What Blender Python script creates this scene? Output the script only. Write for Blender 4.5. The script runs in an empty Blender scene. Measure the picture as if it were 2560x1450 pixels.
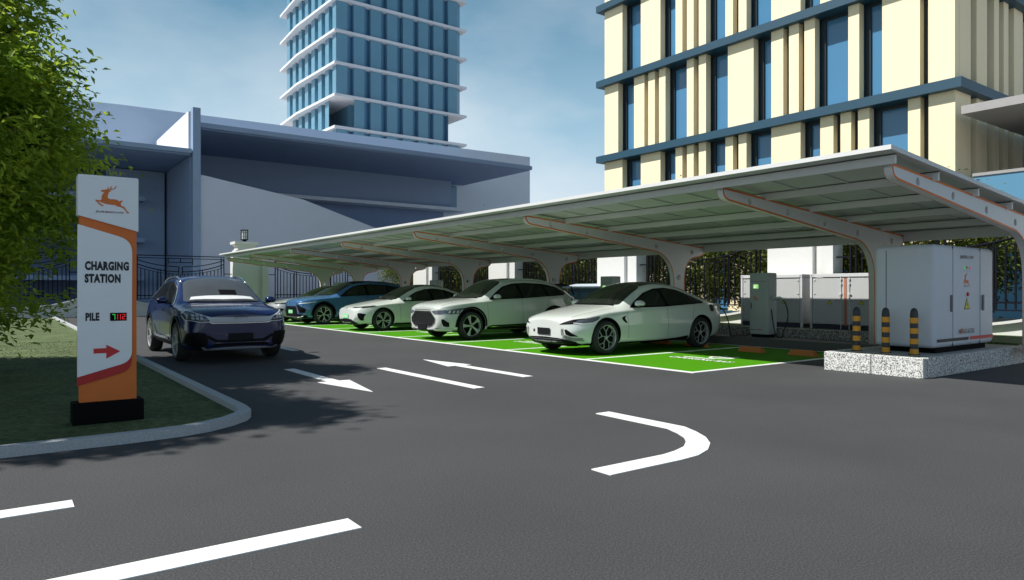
import bpy, bmesh, math, random
from math import sin, cos, pi, radians, sqrt
from mathutils import Vector, Matrix
from mathutils.bvhtree import BVHTree
random.seed(7)
SC = bpy.context.scene
COL = SC.collection
# ---------------------------------------------------------------- camera, sky, sun, exposure
cd = bpy.data.cameras.new('camera'); cam = bpy.data.objects.new('camera', cd); COL.objects.link(cam)
cd.sensor_width = 36; cd.lens = 36*1750/2560; cd.clip_end = 3000; cd.clip_start = .05
cam.location = (0, 0, 1.3); cam.rotation_euler = (pi/2, 0, -math.atan(1286/1750))
SC.camera = cam
SUN = Vector((-.73, .30, 1.0)).normalized()           # direction towards the sun
el = math.asin(SUN.z); az = math.atan2(SUN.x, SUN.y)   # azimuth clockwise from +Y
sl = bpy.data.lights.new('sun', 'SUN'); so = bpy.data.objects.new('sun', sl); COL.objects.link(so)
sl.energy = 4.8; sl.angle = radians(.8); sl.color = (1, .97, .90)
so.rotation_euler = SUN.to_track_quat('Z', 'Y').to_euler(); so.location = (-30, 20, 60)
W = bpy.data.worlds.new('World'); SC.world = W; W.use_nodes = True
wn = W.node_tree.nodes; wl = W.node_tree.links; wn.clear()
def N_(t, **k):
    n = wn.new(t)
    for a, b in k.items(): setattr(n, a, b)
    return n
SKY_GAIN = .80
sky = N_('ShaderNodeTexSky', sky_type='NISHITA', sun_disc=False)
sky.sun_elevation = el; sky.sun_rotation = az; sky.air_density = 1.0; sky.dust_density = .6; sky.ozone_density = 2.0
tc = N_('ShaderNodeTexCoord'); mp = N_('ShaderNodeMapping'); mp.inputs['Scale'].default_value = (1, 1, 2.0)
nz = N_('ShaderNodeTexNoise'); nz.inputs['Scale'].default_value = 1.9; nz.inputs['Detail'].default_value = 7; nz.inputs['Roughness'].default_value = .52
cr = N_('ShaderNodeValToRGB'); cr.color_ramp.elements[0].position = .43; cr.color_ramp.elements[1].position = .72
cr.color_ramp.elements[0].color = (0, 0, 0, 1); cr.color_ramp.elements[1].color = (.7, .7, .7, 1)
sx = N_('ShaderNodeSeparateXYZ'); hr = N_('ShaderNodeValToRGB'); SK = .065
STOPS = [(0, (.82, .92, 1.0)), (.10, (.72, .86, .97)), (.22, (.40, .63, .79)), (.38, (.135, .32, .48)), (.52, (.05, .13, .23)), (1, (.018, .055, .12))]
while len(hr.color_ramp.elements) < len(STOPS): hr.color_ramp.elements.new(.5)
for i, (p_, c_) in enumerate(STOPS): hr.color_ramp.elements[i].position = p_; hr.color_ramp.elements[i].color = (*c_, 1)
sc = N_('ShaderNodeVectorMath', operation='SCALE'); sc.inputs['Scale'].default_value = SKY_GAIN/SK
hmix = N_('ShaderNodeMixRGB'); hmix.inputs[0].default_value = .85
cc = N_('ShaderNodeMath', operation='MULTIPLY'); cf = N_('ShaderNodeMapRange'); cf.inputs[1].default_value = .25; cf.inputs[2].default_value = .5; cf.inputs[3].default_value = 1; cf.inputs[4].default_value = .15
mixc = N_('ShaderNodeMixRGB'); mixc.inputs[2].default_value = tuple(v*SKY_GAIN/SK for v in (.86, .93, .98))+(1,)
bg = N_('ShaderNodeBackground'); bg.inputs[1].default_value = SK
wo = N_('ShaderNodeOutputWorld')
wl.new(tc.outputs['Generated'], mp.inputs[0]); wl.new(mp.outputs[0], nz.inputs['Vector']); wl.new(nz.outputs['Fac'], cr.inputs[0])
wl.new(tc.outputs['Generated'], sx.inputs[0]); wl.new(sx.outputs['Z'], hr.inputs[0]); wl.new(sx.outputs['Z'], cf.inputs[0])
wl.new(cr.outputs[0], cc.inputs[0]); wl.new(cf.outputs[0], cc.inputs[1])
wl.new(hr.outputs[0], sc.inputs[0]); wl.new(sky.outputs[0], hmix.inputs[1]); wl.new(sc.outputs[0], hmix.inputs[2])
wl.new(hmix.outputs[0], mixc.inputs[1]); wl.new(cc.outputs[0], mixc.inputs[0]); wl.new(mixc.outputs[0], bg.inputs[0]); wl.new(bg.outputs[0], wo.inputs[0])
SC.view_settings.view_transform = 'Standard'; SC.view_settings.look = 'None'; SC.view_settings.exposure = .32; SC.view_settings.gamma = 1
SC.cycles.max_bounces = 8
# ---------------------------------------------------------------- materials
def mat(name, col, rough=.5, metal=0, var=.08, scale=6, bump=0, bscale=80, coat=0, emit=None, espec=None, alpha=1, trans=0):
    m = bpy.data.materials.new(name); m.use_nodes = True
    nt = m.node_tree; b = nt.nodes['Principled BSDF']
    b.inputs['Roughness'].default_value = rough; b.inputs['Metallic'].default_value = metal
    b.inputs['Coat Weight'].default_value = coat; b.inputs['Coat Roughness'].default_value = .04
    b.inputs['Alpha'].default_value = alpha; b.inputs['Transmission Weight'].default_value = trans
    if espec is not None: b.inputs['Specular IOR Level'].default_value = espec
    t = nt.nodes.new('ShaderNodeTexCoord'); n = nt.nodes.new('ShaderNodeTexNoise')
    n.inputs['Scale'].default_value = scale; n.inputs['Detail'].default_value = 5
    nt.links.new(t.outputs['Object'], n.inputs['Vector'])
    x = nt.nodes.new('ShaderNodeMixRGB'); x.inputs[1].default_value = (*[c*(1-var) for c in col], 1); x.inputs[2].default_value = (*[min(1, c*(1+var)) for c in col], 1)
    nt.links.new(n.outputs['Fac'], x.inputs[0]); nt.links.new(x.outputs[0], b.inputs['Base Color'])
    if bump:
        n2 = nt.nodes.new('ShaderNodeTexNoise'); n2.inputs['Scale'].default_value = bscale; n2.inputs['Detail'].default_value = 3
        nt.links.new(t.outputs['Object'], n2.inputs['Vector'])
        bp = nt.nodes.new('ShaderNodeBump'); bp.inputs['Strength'].default_value = bump; bp.inputs['Distance'].default_value = .01
        nt.links.new(n2.outputs['Fac'], bp.inputs['Height']); nt.links.new(bp.outputs[0], b.inputs['Normal'])
    if emit: b.inputs['Emission Color'].default_value = (*emit[:3], 1); b.inputs['Emission Strength'].default_value = emit[3]
    return m
def speck(name, stops, scale, rough=.8, bump=.3, big=None):
    m = mat(name, (.5, .5, .5), rough); nt = m.node_tree; b = nt.nodes['Principled BSDF']
    t = nt.nodes.new('ShaderNodeTexCoord'); n = nt.nodes.new('ShaderNodeTexNoise'); n.inputs['Scale'].default_value = scale; n.inputs['Detail'].default_value = 2.5
    n.inputs['Roughness'].default_value = .6
    r = nt.nodes.new('ShaderNodeValToRGB'); e = r.color_ramp.elements
    while len(e) < len(stops): e.new(.5)
    for i, (p, c) in enumerate(stops): e[i].position = p; e[i].color = (*c, 1)
    nt.links.new(t.outputs['Object'], n.inputs['Vector']); nt.links.new(n.outputs['Fac'], r.inputs[0])
    out = r.outputs[0]
    if big:
        g = nt.nodes.new('ShaderNodeTexNoise'); g.inputs['Scale'].default_value = big[0]; g.inputs['Detail'].default_value = 6
        nt.links.new(t.outputs['Object'], g.inputs['Vector'])
        mr = nt.nodes.new('ShaderNodeMapRange'); mr.inputs[1].default_value = .3; mr.inputs[2].default_value = .7; mr.inputs[3].default_value = big[1]; mr.inputs[4].default_value = big[2]
        mu = nt.nodes.new('ShaderNodeMixRGB'); mu.blend_type = 'MULTIPLY'; mu.inputs[0].default_value = 1
        nt.links.new(g.outputs['Fac'], mr.inputs[0]); nt.links.new(out, mu.inputs[1]); nt.links.new(mr.outputs[0], mu.inputs[2]); out = mu.outputs[0]
    nt.links.new(out, b.inputs['Base Color'])
    bp = nt.nodes.new('ShaderNodeBump'); bp.inputs['Strength'].default_value = bump; bp.inputs['Distance'].default_value = .004
    nt.links.new(n.outputs['Fac'], bp.inputs['Height']); nt.links.new(bp.outputs[0], b.inputs['Normal'])
    return m
M = {}
M['asphalt'] = speck('asphalt', [(.3, (.026, .027, .030)), (.5, (.047, .0485, .052)), (.68, (.086, .086, .09))], 95, .85, .28, (.5, .86, 1.12))
M['granite'] = speck('granite', [(.36, (.03, .03, .035)), (.46, (.35, .35, .35)), (.53, (.72, .72, .7))], 58, .6, .1)
M['granite_dark'] = speck('granite_dark', [(.4, (.06, .06, .06)), (.52, (.22, .22, .21)), (.6, (.4, .4, .38))], 42, .6, .1)
M['kerb'] = speck('kerb_stone', [(.3, (.36, .38, .4)), (.7, (.56, .58, .6))], 90, .8, .3)
M['slab'] = speck('walkway', [(.3, (.07, .075, .07)), (.7, (.13, .13, .12))], 60, .85, .3)
M['pad'] = mat('concrete_pad', (.36, .36, .34), .8, var=.15, bump=.2)
M['paving'] = mat('paving', (.42, .42, .42), .8, var=.12, bump=.2)
M['lawn'] = speck('lawn', [(.3, (.045, .065, .022)), (.5, (.078, .115, .038)), (.7, (.135, .165, .065))], 14, .95, .6, (1.2, .7, 1.3))
M['blade'] = mat('grass_blade', (.075, .105, .035), .8, var=.4, scale=3)
M['green'] = mat('green_paint', (.060, .25, .001), .9, espec=.15, var=.06, scale=3, bump=.25, bscale=120)
M['white_line'] = mat('road_paint', (.82, .82, .82), .6, var=.04, scale=20, bump=.2, bscale=90)
M['steel'] = mat('white_steel', (.70, .71, .71), .42, var=.03, bump=.05, bscale=200)
M['sheet'] = mat('roof_sheet', (.55, .58, .555), .5, var=.07, scale=2)
M['orange'] = mat('orange_trim', (.72, .17, .02), .5)
M['stop'] = mat('wheel_stop', (.55, .17, .04), .7, bump=.3)
M['cab'] = mat('cabinet_coat', (.62, .66, .72), .45, var=.03, bump=.12, bscale=150)
M['charger'] = mat('charger_coat', (.42, .48, .47), .45, var=.03, bump=.1, bscale=150)
M['black'] = mat('black_matt', (.005, .005, .006), .8, espec=.1)
M['rubber'] = mat('rubber', (.010, .010, .010), .7, bump=.1)
M['tyre'] = mat('tyre_rubber', (.022, .023, .023), .75, bump=.2, bscale=60)
M['grey'] = mat('grey_plastic', (.12, .12, .13), .5)
M['yellow'] = mat('yellow_band', (.75, .33, .02), .45)
M['bblack'] = mat('bollard_black', (.035, .038, .045), .5)
M['iron'] = mat('wrought_iron', (.008, .009, .014), .85, espec=.1)
M['stucco'] = mat('pier_stucco', (.66, .66, .64), .85, var=.06, scale=9, bump=.4, bscale=60)
M['cont'] = mat('container_paint', (.46, .47, .48), .5, var=.05, bump=.06)
M['contpost'] = mat('container_frame', (.6, .61, .63), .4, var=.05)
M['navy'] = mat('navy_skirt', (.015, .02, .05), .5)
M['cream'] = mat('cream_panel', (.90, .78, .53), .8, var=.03, scale=3, bump=.1)
M['band'] = mat('blue_band', (.014, .062, .105), .5, var=.05)
M['frame'] = mat('dark_frame', (.012, .022, .03), .4)
M['glass'] = mat('blue_glass', (.07, .21, .38), .10, var=.1, scale=.3, espec=.7)
M['glass_lit'] = mat('lobby_glass_lit', (.10, .26, .40), .12, var=.1, scale=.4)  # upper lobby glass, daylight and sky reflection put into the colour
M['glass_shade'] = mat('lobby_glass_shade', (.015, .045, .08), .08, espec=.4)  # lower part of the same lobby glass, shade put into the colour
M['tglass'] = mat('tower_glass', (.13, .29, .40), .2, var=.15, scale=.25, espec=.5)
M['tglass2'] = mat('tower_glass_dark', (.12, .26, .39), .22, var=.15, scale=.25, espec=.4)
M['tslab'] = mat('white_slab', (.72, .73, .78), .6, var=.03)
M['grey_slab'] = mat('grey_soffit', (.34, .33, .33), .7)
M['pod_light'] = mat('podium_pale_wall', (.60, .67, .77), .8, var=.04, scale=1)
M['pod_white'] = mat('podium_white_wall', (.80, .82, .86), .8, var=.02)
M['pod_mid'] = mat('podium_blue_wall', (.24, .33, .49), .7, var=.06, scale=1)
M['pod_shade'] = mat('podium_shade', (.17, .25, .42), .7, var=.08, scale=1)  # navy puts the shade under plates and in recesses into the colour
M['pod_lit_patch'] = mat('podium_lit_patch', (.52, .57, .70), .85, var=.04, scale=1)  # pale tone of the lit patch on the podium
M['bark'] = mat('bark', (.10, .075, .05), .9, var=.3, bump=.6, bscale=30)
M['sign_grey'] = mat('sign_panel', (.86, .88, .90), .45, var=.02, bump=.05)
M['sign_red'] = mat('sign_red', (.50, .012, .012), .35)
M['red'] = mat('red_print', (.62, .02, .02), .4)
M['print'] = mat('dark_print', (.012, .013, .02), .5)
M['warn'] = mat('warning_yellow', (.72, .66, .03), .5)
M['ledg'] = mat('led_green', (.02, .5, .05), .4, emit=(.03, .9, .1, .3))
M['ledr'] = mat('led_red', (.6, .02, .02), .4, emit=(1, .02, .03, .32))
M['ledo'] = mat('led_amber', (.25, .10, .02), .4)
M['screen'] = mat('lcd_screen', (.3, .8, .15), .2, emit=(.40, .85, .20, .55))
M['screen2'] = mat('lcd_white', (.8, .9, .8), .2, emit=(.85, 1, .8, .7))
M['lampw'] = mat('lamp_glass', (.9, .9, .88), .3)
M['chrome'] = mat('chrome', (.75, .75, .77), .15, metal=1)
M['rim_silver'] = mat('rim_silver', (.58, .60, .60), .35, metal=.5)
M['rim_dark'] = mat('rim_dark', (.005, .005, .006), .6, espec=.15)
M['cglass'] = mat('car_glass', (.012, .014, .013), .04, espec=.6)
M['trim'] = mat('car_black_trim', (.005, .005, .006), .55, espec=.12)
M['lens'] = mat('headlight_lens', (.10, .11, .14), .06, var=.5, scale=25, espec=.7)
M['lensw'] = mat('headlight_reflector', (.55, .57, .62), .1)
M['drl'] = mat('light_bar', (.8, .82, .85), .2)
M['plate'] = mat('plate_green', (.18, .72, .25), .5)
M['plate_dark'] = mat('plate_dark', (.012, .012, .014), .6, espec=.15)
M['seam'] = mat('panel_gap', (.02, .022, .02), .8)
M['taill'] = mat('tail_lamp', (.25, .01, .015), .2)
def paint(n, c, met=0, coat=.7): return mat(n, c, .20, metal=met, var=.02, coat=coat)
def leafmat(n, c1, c2, tr_=.35):
    m = bpy.data.materials.new(n); m.use_nodes = True; nt = m.node_tree; b = nt.nodes['Principled BSDF']
    t = nt.nodes.new('ShaderNodeTexCoord'); x = nt.nodes.new('ShaderNodeTexNoise'); x.inputs['Scale'].default_value = 1.7; x.inputs['Detail'].default_value = 6
    r = nt.nodes.new('ShaderNodeValToRGB'); r.color_ramp.elements[0].position = .35; r.color_ramp.elements[1].position = .65
    r.color_ramp.elements[0].color = (*c1, 1); r.color_ramp.elements[1].color = (*c2, 1)
    nt.links.new(t.outputs['Object'], x.inputs['Vector']); nt.links.new(x.outputs['Fac'], r.inputs[0]); nt.links.new(r.outputs[0], b.inputs['Base Color'])
    b.inputs['Roughness'].default_value = .55
    tr = nt.nodes.new('ShaderNodeBsdfTranslucent'); mx = nt.nodes.new('ShaderNodeMixShader'); mx.inputs[0].default_value = tr_
    nt.links.new(r.outputs[0], tr.inputs[0]); nt.links.new(b.outputs[0], mx.inputs[1]); nt.links.new(tr.outputs[0], mx.inputs[2])
    nt.links.new(mx.outputs[0], nt.nodes['Material Output'].inputs[0])
    return m
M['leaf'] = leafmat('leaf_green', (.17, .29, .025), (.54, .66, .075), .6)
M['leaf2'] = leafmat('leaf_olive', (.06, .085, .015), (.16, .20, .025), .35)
# ---------------------------------------------------------------- builders
def tag(o, label=None, cat=None, group=None, kind=None):
    if label: o['label'] = label
    if cat: o['category'] = cat
    if group: o['group'] = group
    if kind: o['kind'] = kind
    return o
def thing(name, loc, label, cat, group=None, rz=0):
    o = bpy.data.objects.new(name, None); COL.objects.link(o); o.location = loc; o.rotation_euler = (0, 0, rz)
    o.empty_display_size = .1
    return tag(o, label, cat, group)
def root_loc(p):
    while p.parent: p = p.parent
    return Vector(p.location)
class MB:
    def __init__(s): s.bm = bmesh.new()
    def box(s, x0, x1, y0, y1, z0, z1):
        v = [s.bm.verts.new((x, y, z)) for x in (x0, x1) for y in (y0, y1) for z in (z0, z1)]
        for f in ((0, 1, 3, 2), (4, 6, 7, 5), (0, 4, 5, 1), (2, 3, 7, 6), (0, 2, 6, 4), (1, 5, 7, 3)): s.bm.faces.new([v[i] for i in f])
        return s
    def prism(s, pts, d, off=(0, 0, 0), caps=True):
        """pts: 3D loop; d: extrusion vector"""
        d = Vector(d); a = [s.bm.verts.new(Vector(p)+Vector(off)) for p in pts]; b = [s.bm.verts.new(Vector(p)+Vector(off)+d) for p in pts]
        n = len(pts)
        for i in range(n): s.bm.faces.new((a[i], a[(i+1) % n], b[(i+1) % n], b[i]))
        if caps: s.bm.faces.new(a[::-1]); s.bm.faces.new(b)
        return s
    def ngon(s, pts): s.bm.faces.new([s.bm.verts.new(p) for p in pts]); return s
    def lathe(s, prof, c=(0, 0, 0), axis='z', n=24, closed=False):
        rings = []
        for r, h in prof:
            ring = []
            for i in range(n):
                a = 2*pi*i/n
                if axis == 'z': p = (c[0]+r*cos(a), c[1]+r*sin(a), c[2]+h)
                else: p = (c[0]+r*cos(a), c[1]+h, c[2]+r*sin(a))
                ring.append(s.bm.verts.new(p))
            rings.append(ring)
        m = len(rings)
        for k in range(m if closed else m-1):
            A, B = rings[k], rings[(k+1) % m]
            for i in range(n): s.bm.faces.new((A[i], A[(i+1) % n], B[(i+1) % n], B[i]))
        if not closed:
            s.bm.faces.new(rings[0][::-1]); s.bm.faces.new(rings[-1])
        return s
    def tube(s, pts, r, n=8, sm=0):
        P = [Vector(p) for p in pts]
        if sm: P = catmull(P, sm)
        rings = []; up = Vector((0, 0, 1))
        for i, p in enumerate(P):
            t = (P[min(i+1, len(P)-1)]-P[max(i-1, 0)]).normalized()
            a = t.cross(up)
            if a.length < .05: a = t.cross(Vector((1, 0, 0)))
            a.normalize(); b = a.cross(t)
            rr = r[i] if isinstance(r, list) else r
            rings.append([s.bm.verts.new(p+a*rr*cos(2*pi*k/n)+b*rr*sin(2*pi*k/n)) for k in range(n)])
        for A, B in zip(rings, rings[1:]):
            for k in range(n): s.bm.faces.new((A[k], A[(k+1) % n], B[(k+1) % n], B[k]))
        s.bm.faces.new(rings[0][::-1]); s.bm.faces.new(rings[-1])
        return s
    def bar(s, a, b, w, t=None):
        """square bar between two points"""
        t = t or w; a = Vector(a); b = Vector(b); d = (b-a).normalized(); up = Vector((0, 0, 1))
        if abs(d.z) > .9: up = Vector((1, 0, 0))
        u = d.cross(up).normalized()*w/2; v = u.cross(d).normalized()*t/2
        q = [a-u-v, a+u-v, a+u+v, a-u+v]; s.prism(q, b-a); return s
    def build(s, name, m, parent=None, bevel=0, smooth=False, seg=2, origin=None):
        bm = s.bm
        bmesh.ops.recalc_face_normals(bm, faces=bm.faces)
        if bevel:
            ed = [e for e in bm.edges if len(e.link_faces) == 2 and e.calc_face_angle(0) > .5]
            bmesh.ops.bevel(bm, geom=ed, offset=bevel, segments=seg, affect='EDGES', profile=.5, clamp_overlap=True)
        ng = [f for f in bm.faces if len(f.verts) > 4]
        if ng: bmesh.ops.triangulate(bm, faces=ng)
        off = root_loc(parent) if parent else Vector(origin or (0, 0, 0))
        bmesh.ops.translate(bm, verts=bm.verts, vec=-off)
        me = bpy.data.meshes.new(name); bm.to_mesh(me); bm.free()
        for mm in (m if isinstance(m, (list, tuple)) else [m]): me.materials.append(mm)
        if smooth:
            me.shade_smooth()
            if smooth != 'all': me.set_sharp_from_angle(angle=radians(40))
        o = bpy.data.objects.new(name, me); COL.objects.link(o)
        if parent: o.parent = parent
        else: o.location = off
        return o
def catmull(P, n):
    out = []
    for i in range(len(P)-1):
        p0, p1, p2, p3 = P[max(i-1, 0)], P[i], P[i+1], P[min(i+2, len(P)-1)]
        for k in range(n):
            t = k/n
            out.append(.5*((2*p1)+(p2-p0)*t+(2*p0-5*p1+4*p2-p3)*t*t+(3*p1-p0-3*p2+p3)*t**3))
    out.append(P[-1]); return out
def struct(mb, name, m, **k):
    o = mb.build(name, m, **k); o['kind'] = 'structure'; return o
def copy_tree(o, parent=None):
    c = o.copy(); COL.objects.link(c); c.parent = parent
    for ch in list(o.children): copy_tree(ch, c)
    return c
def text(name, s, m, parent, O, U, V, w, h, ext=.002, bold=.012, space=1.0, italic=0):
    """flat lettering: O lower left corner, U/V unit vectors, fitted to w x h"""
    cu = bpy.data.curves.new(name, 'FONT'); cu.body = s; cu.size = 1; cu.offset = bold; cu.space_character = space; cu.shear = italic; cu.resolution_u = 3
    ob = bpy.data.objects.new(name, cu); COL.objects.link(ob)
    me = bpy.data.meshes.new_from_object(ob.evaluated_get(bpy.context.evaluated_depsgraph_get()))
    bpy.data.objects.remove(ob)
    xs = [v.co.x for v in me.vertices]; ys = [v.co.y for v in me.vertices]
    x0, x1, y0, y1 = min(xs), max(xs), min(ys), max(ys)
    O = Vector(O); U = Vector(U); V = Vector(V); Nn = U.cross(V)
    bm = bmesh.new(); bm.from_mesh(me)
    for v in bm.verts: v.co = O+U*((v.co.x-x0)/(x1-x0)*w)+V*((v.co.y-y0)/(y1-y0)*h)+Nn*ext
    mb = MB(); mb.bm.free(); mb.bm = bm
    return mb.build(name, m, parent)
def flat(name, polys, m, parent, O, U, V, off=.002, sc=1, thick=0):
    mb = MB(); O = Vector(O); U = Vector(U); V = Vector(V); Nn = U.cross(V)
    for p in polys:
        pts = [O+U*a*sc+V*b*sc+Nn*off for a, b in p]
        if thick: mb.prism(pts, -Nn*thick)
        else: mb.ngon(pts)
    return mb.build(name, m, parent)
def roundpoly(pts, rads, n=5):
    out = []; L = len(pts)
    for i in range(L):
        p = Vector(pts[i]).to_2d() if len(pts[i]) > 2 else Vector(pts[i]); r = rads[i] if isinstance(rads, (list, tuple)) else rads
        if not r: out.append(tuple(p)); continue
        a = Vector(pts[i-1]); b = Vector(pts[(i+1) % L]); ua = (a-p).normalized(); ub = (b-p).normalized()
        A = p+ua*r; B = p+ub*r
        for k in range(n+1):
            t = k/n; out.append(tuple((1-t)**2*A+2*t*(1-t)*p+t*t*B))
    return out
# deer emblem, unit width 0..1 (x), y up
_D = [(258,860),(276,850),(300,848),(318,841),(334,850),(355,853),(346,862),(331,869),(326,890),(319,915),(326,934),(345,942),(380,940),(410,948),(432,962),(430,954),(452,947),(457,956),(441,972),(438,985),(446,1005),(470,1013),(486,1035),(500,1060),(518,1070),(516,1079),(498,1077),(481,1052),(464,1031),(440,1019),(410,1013),(386,1000),(345,999),(300,993),(276,984),(256,976),(236,968),(248,985),(270,1003),(286,1011),(282,1019),(264,1017),(240,999),(222,975),(207,962),(212,956),(236,959),(260,958),(267,945),(267,915),(279,890),(290,874),(272,873),(258,867)]
_A = [[(313,846),(321,834),(323,814),(329,814),(328,836),(322,848)],[(322,847),(342,833),(354,804),(361,806),(350,838),(330,851)],[(342,838),(364,832),(384,822),(393,800),(400,800),(392,828),(368,840),(346,848)]]
def deer(name, m, parent, O, U, V, w, off=.003):
    k = 1/311
    f = lambda P: [((x-207)*k, (1079-y)*k) for x, y in P]
    return flat(name, [f(_D)]+[f(a) for a in _A], m, parent, O, U, V, off, w)
# ---------------------------------------------------------------- ground
mb = MB(); mb.box(-300, 300, -300, 500, -.3, 0); struct(mb, 'road', M['asphalt'])
# planted plateau behind the bays, paving beyond the fence
mb = MB(); mb.box(14.93, 17.9, 4.79, 38.6, 0.0, .33); struct(mb, 'planting_strip', M['lawn'])
mb = MB(); mb.box(17.9, 90, -40, 300, 0, .22); mb.box(-60, 17.898, 39.3, 300, 0, .06); struct(mb, 'pavement', M['paving'])
mb = MB(); mb.box(14.0, 14.8, 6.24, 38.0, 0, .2); struct(mb, 'walkway', M['slab'], bevel=.01)
# kerb of the plateau (granite blocks) along the walkway
def blocks(name, mtl, p0, p1, width, z0, z1, n, inward):
    mb = MB(); p0 = Vector(p0); p1 = Vector(p1); d = (p1-p0); L = d.length; d.normalize(); inw = Vector(inward)
    for i in range(n):
        a = p0+d*(L*i/n+.008); b = p0+d*(L*(i+1)/n-.008)
        q = [a, b, b+inw*width, a+inw*width]
        mb.prism([(v.x, v.y, z0) for v in q], (0, 0, z1-z0))
    return mb.build(name, mtl, bevel=.006, seg=1)
o = blocks('back_kerb', M['granite_dark'], (14.8, 6.23), (14.8, 38.0), .13, 0, .41, 20, (1, 0)); o['kind'] = 'structure'
# plinth under the cabinet
o = blocks('plinth_kerb', M['granite'], (10.87, 4.665), (10.87, 6.2), .13, 0, .3, 2, (1, 0)); o['kind'] = 'structure'
o = blocks('plinth_kerb', M['granite'], (11.005, 4.665), (25.0, 4.665), .12, 0, .3, 15, (0, 1)); o['kind'] = 'structure'
o = blocks('plinth_kerb', M['granite'], (11.005, 6.08), (14.795, 6.08), .12, 0, .3, 4, (0, 1)); o['kind'] = 'structure'
mb = MB(); mb.box(11.3, 14.79, 4.79, 6.075, 0, .3); struct(mb, 'plinth_pad', M['pad'])
mb = MB(); mb.box(11.005, 11.295, 4.79, 6.075, 0, .285); struct(mb, 'planting_bed', M['lawn'])
mb = MB(); mb.box(17.905, 25, 4.79, 38.6, 0, .3); struct(mb, 'planting_strip', M['lawn'])
# left island: lawn with kerb
outer = [(-30, 6.69), (.9, 6.69), (1.32, 6.73), (1.57, 6.81), (1.82, 6.98), (2.0, 7.17), (2.09, 7.35), (2.12, 7.65), (2.12, 38.3)]
inner = [(-30, 6.80), (.9, 6.80), (1.29, 6.83), (1.52, 6.91), (1.73, 7.05), (1.9, 7.24), (1.98, 7.40), (2.01, 7.67), (2.01, 38.3)]
mb = MB()
segs = [(-30, .1)] + [(0, 1), (2, 2)]
def kerbseg(i, ta, tb):
    A = Vector(outer[i]).lerp(Vector(outer[i+1]), ta); B = Vector(outer[i]).lerp(Vector(outer[i+1]), tb)
    C = Vector(inner[i]).lerp(Vector(inner[i+1]), tb); D = Vector(inner[i]).lerp(Vector(inner[i+1]), ta)
    mb.prism([(p.x, p.y, 0) for p in (A, B, C, D)], (0, 0, .085))
for i in range(len(outer)-1):
    L = (Vector(outer[i+1])-Vector(outer[i])).length; n = max(1, round(L/1.0)) if L > 1.5 else 1
    for k in range(n):
        g = .0015/L if n > 1 else 0
        kerbseg(i, k/n+g, (k+1)/n-g)
bmesh.ops.remove_doubles(mb.bm, verts=mb.bm.verts, dist=.0001)
struct(mb, 'kerb', M['kerb'])
mb = MB(); mb.prism([(x, y, 0) for x, y in inner]+[(-30, 38.3, 0)], (0, 0, .02)); struct(mb, 'lawn', M['lawn'])
# short blades of grass on the island
bm = bmesh.new()
def inlawn(x, y):
    return y > 6.83 and x < 1.97 and not (x > 1.29 and y < 7.5 and (x-1.29)*.62+6.83 > y-.02)
for i in range(22000):
    t = random.random()**1.7; y = 6.83+t*14; x = random.uniform(-2.6, 1.97)
    if not inlawn(x, y): continue
    a = random.uniform(0, 2*pi); h = random.uniform(.006, .018); w = .0022+.0006*(y-6.8); dx, dy = cos(a)*w, sin(a)*w; lx, ly = random.gauss(0, .01), random.gauss(0, .01)
    bm.faces.new([bm.verts.new(p) for p in ((x-dx, y-dy, .018), (x+dx, y+dy, .018), (x+lx, y+ly, .02+h))])
g = MB(); g.bm.free(); g.bm = bm; g = g.build('grass', M['blade']); tag(g, 'short mown grass blades on the island lawn around the totem sign', 'grass', kind='stuff')
# ---------------------------------------------------------------- painted bays and markings
BW = 2.54; BY0 = 7.18; NB = 12; BX0, BX1 = 8.82, 13.98
mb = MB(); mb.box(BX0, BX1, BY0, BY0+BW*NB, 0, .004); struct(mb, 'parking_bays', M['green'])
mb = MB()
def line(x0, x1, y0, y1, z=.008): mb.box(x0, x1, y0, y1, .0, z)
line(BX0-.07, BX0+.03, BY0-.05, BY0+BW*NB+.05)
line(BX1-.05, BX1+.015, BY0-.05, BY0+BW*NB+.05)
for k in range(NB+1): line(BX0+.03, BX1-.05, BY0+k*BW-.05, BY0+k*BW+.05)
struct(mb, 'bay_lines', M['white_line'])
def poly_mark(name, pts, z=.006):
    mb = MB(); mb.prism([(x, y, 0.0) for x, y in pts], (0, 0, z)); return struct(mb, name, M['white_line'])
AL = [(3.77, 11.42), (3.94, 11.42), (3.94, 9.53), (4.09, 9.53), (3.855, 8.25), (3.62, 9.53), (3.77, 9.53)]
AR = [(6.40, 11.50), (6.63, 10.22), (6.49, 10.22), (6.49, 8.30), (6.32, 8.30), (6.32, 10.22), (6.17, 10.22)]
for k in range(3):
    y0 = 7.72+7.08*k; poly_mark('lane_dash', [(5.06, y0), (5.22, y0), (5.22, y0+2.94), (5.06, y0+2.94)])
for dy in (0, 11.5):
    poly_mark('road_arrow', [(x, y+dy) for x, y in AL]); poly_mark('road_arrow', [(x, y+dy) for x, y in AR])
poly_mark('turn_line', [(5.06, 5.40), (5.25, 5.40), (5.25, 4.38), (5.15, 4.16), (5.03, 3.96), (4.86, 3.78), (4.65, 3.64), (4.43, 3.56), (4.21, 3.54), (3.46, 3.54), (3.46, 3.74), (4.23, 3.74), (4.40, 3.77), (4.58, 3.83), (4.74, 3.94), (4.86, 4.06), (4.96, 4.22), (5.05, 4.42)])
poly_mark('lane_line', [(-6, 4.92), (.37, 4.92), (.37, 5.09), (-6, 5.09)])
poly_mark('lane_line', [(-6, 3.56), (1.60, 3.56), (1.60, 3.75), (-6, 3.75)])
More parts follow.
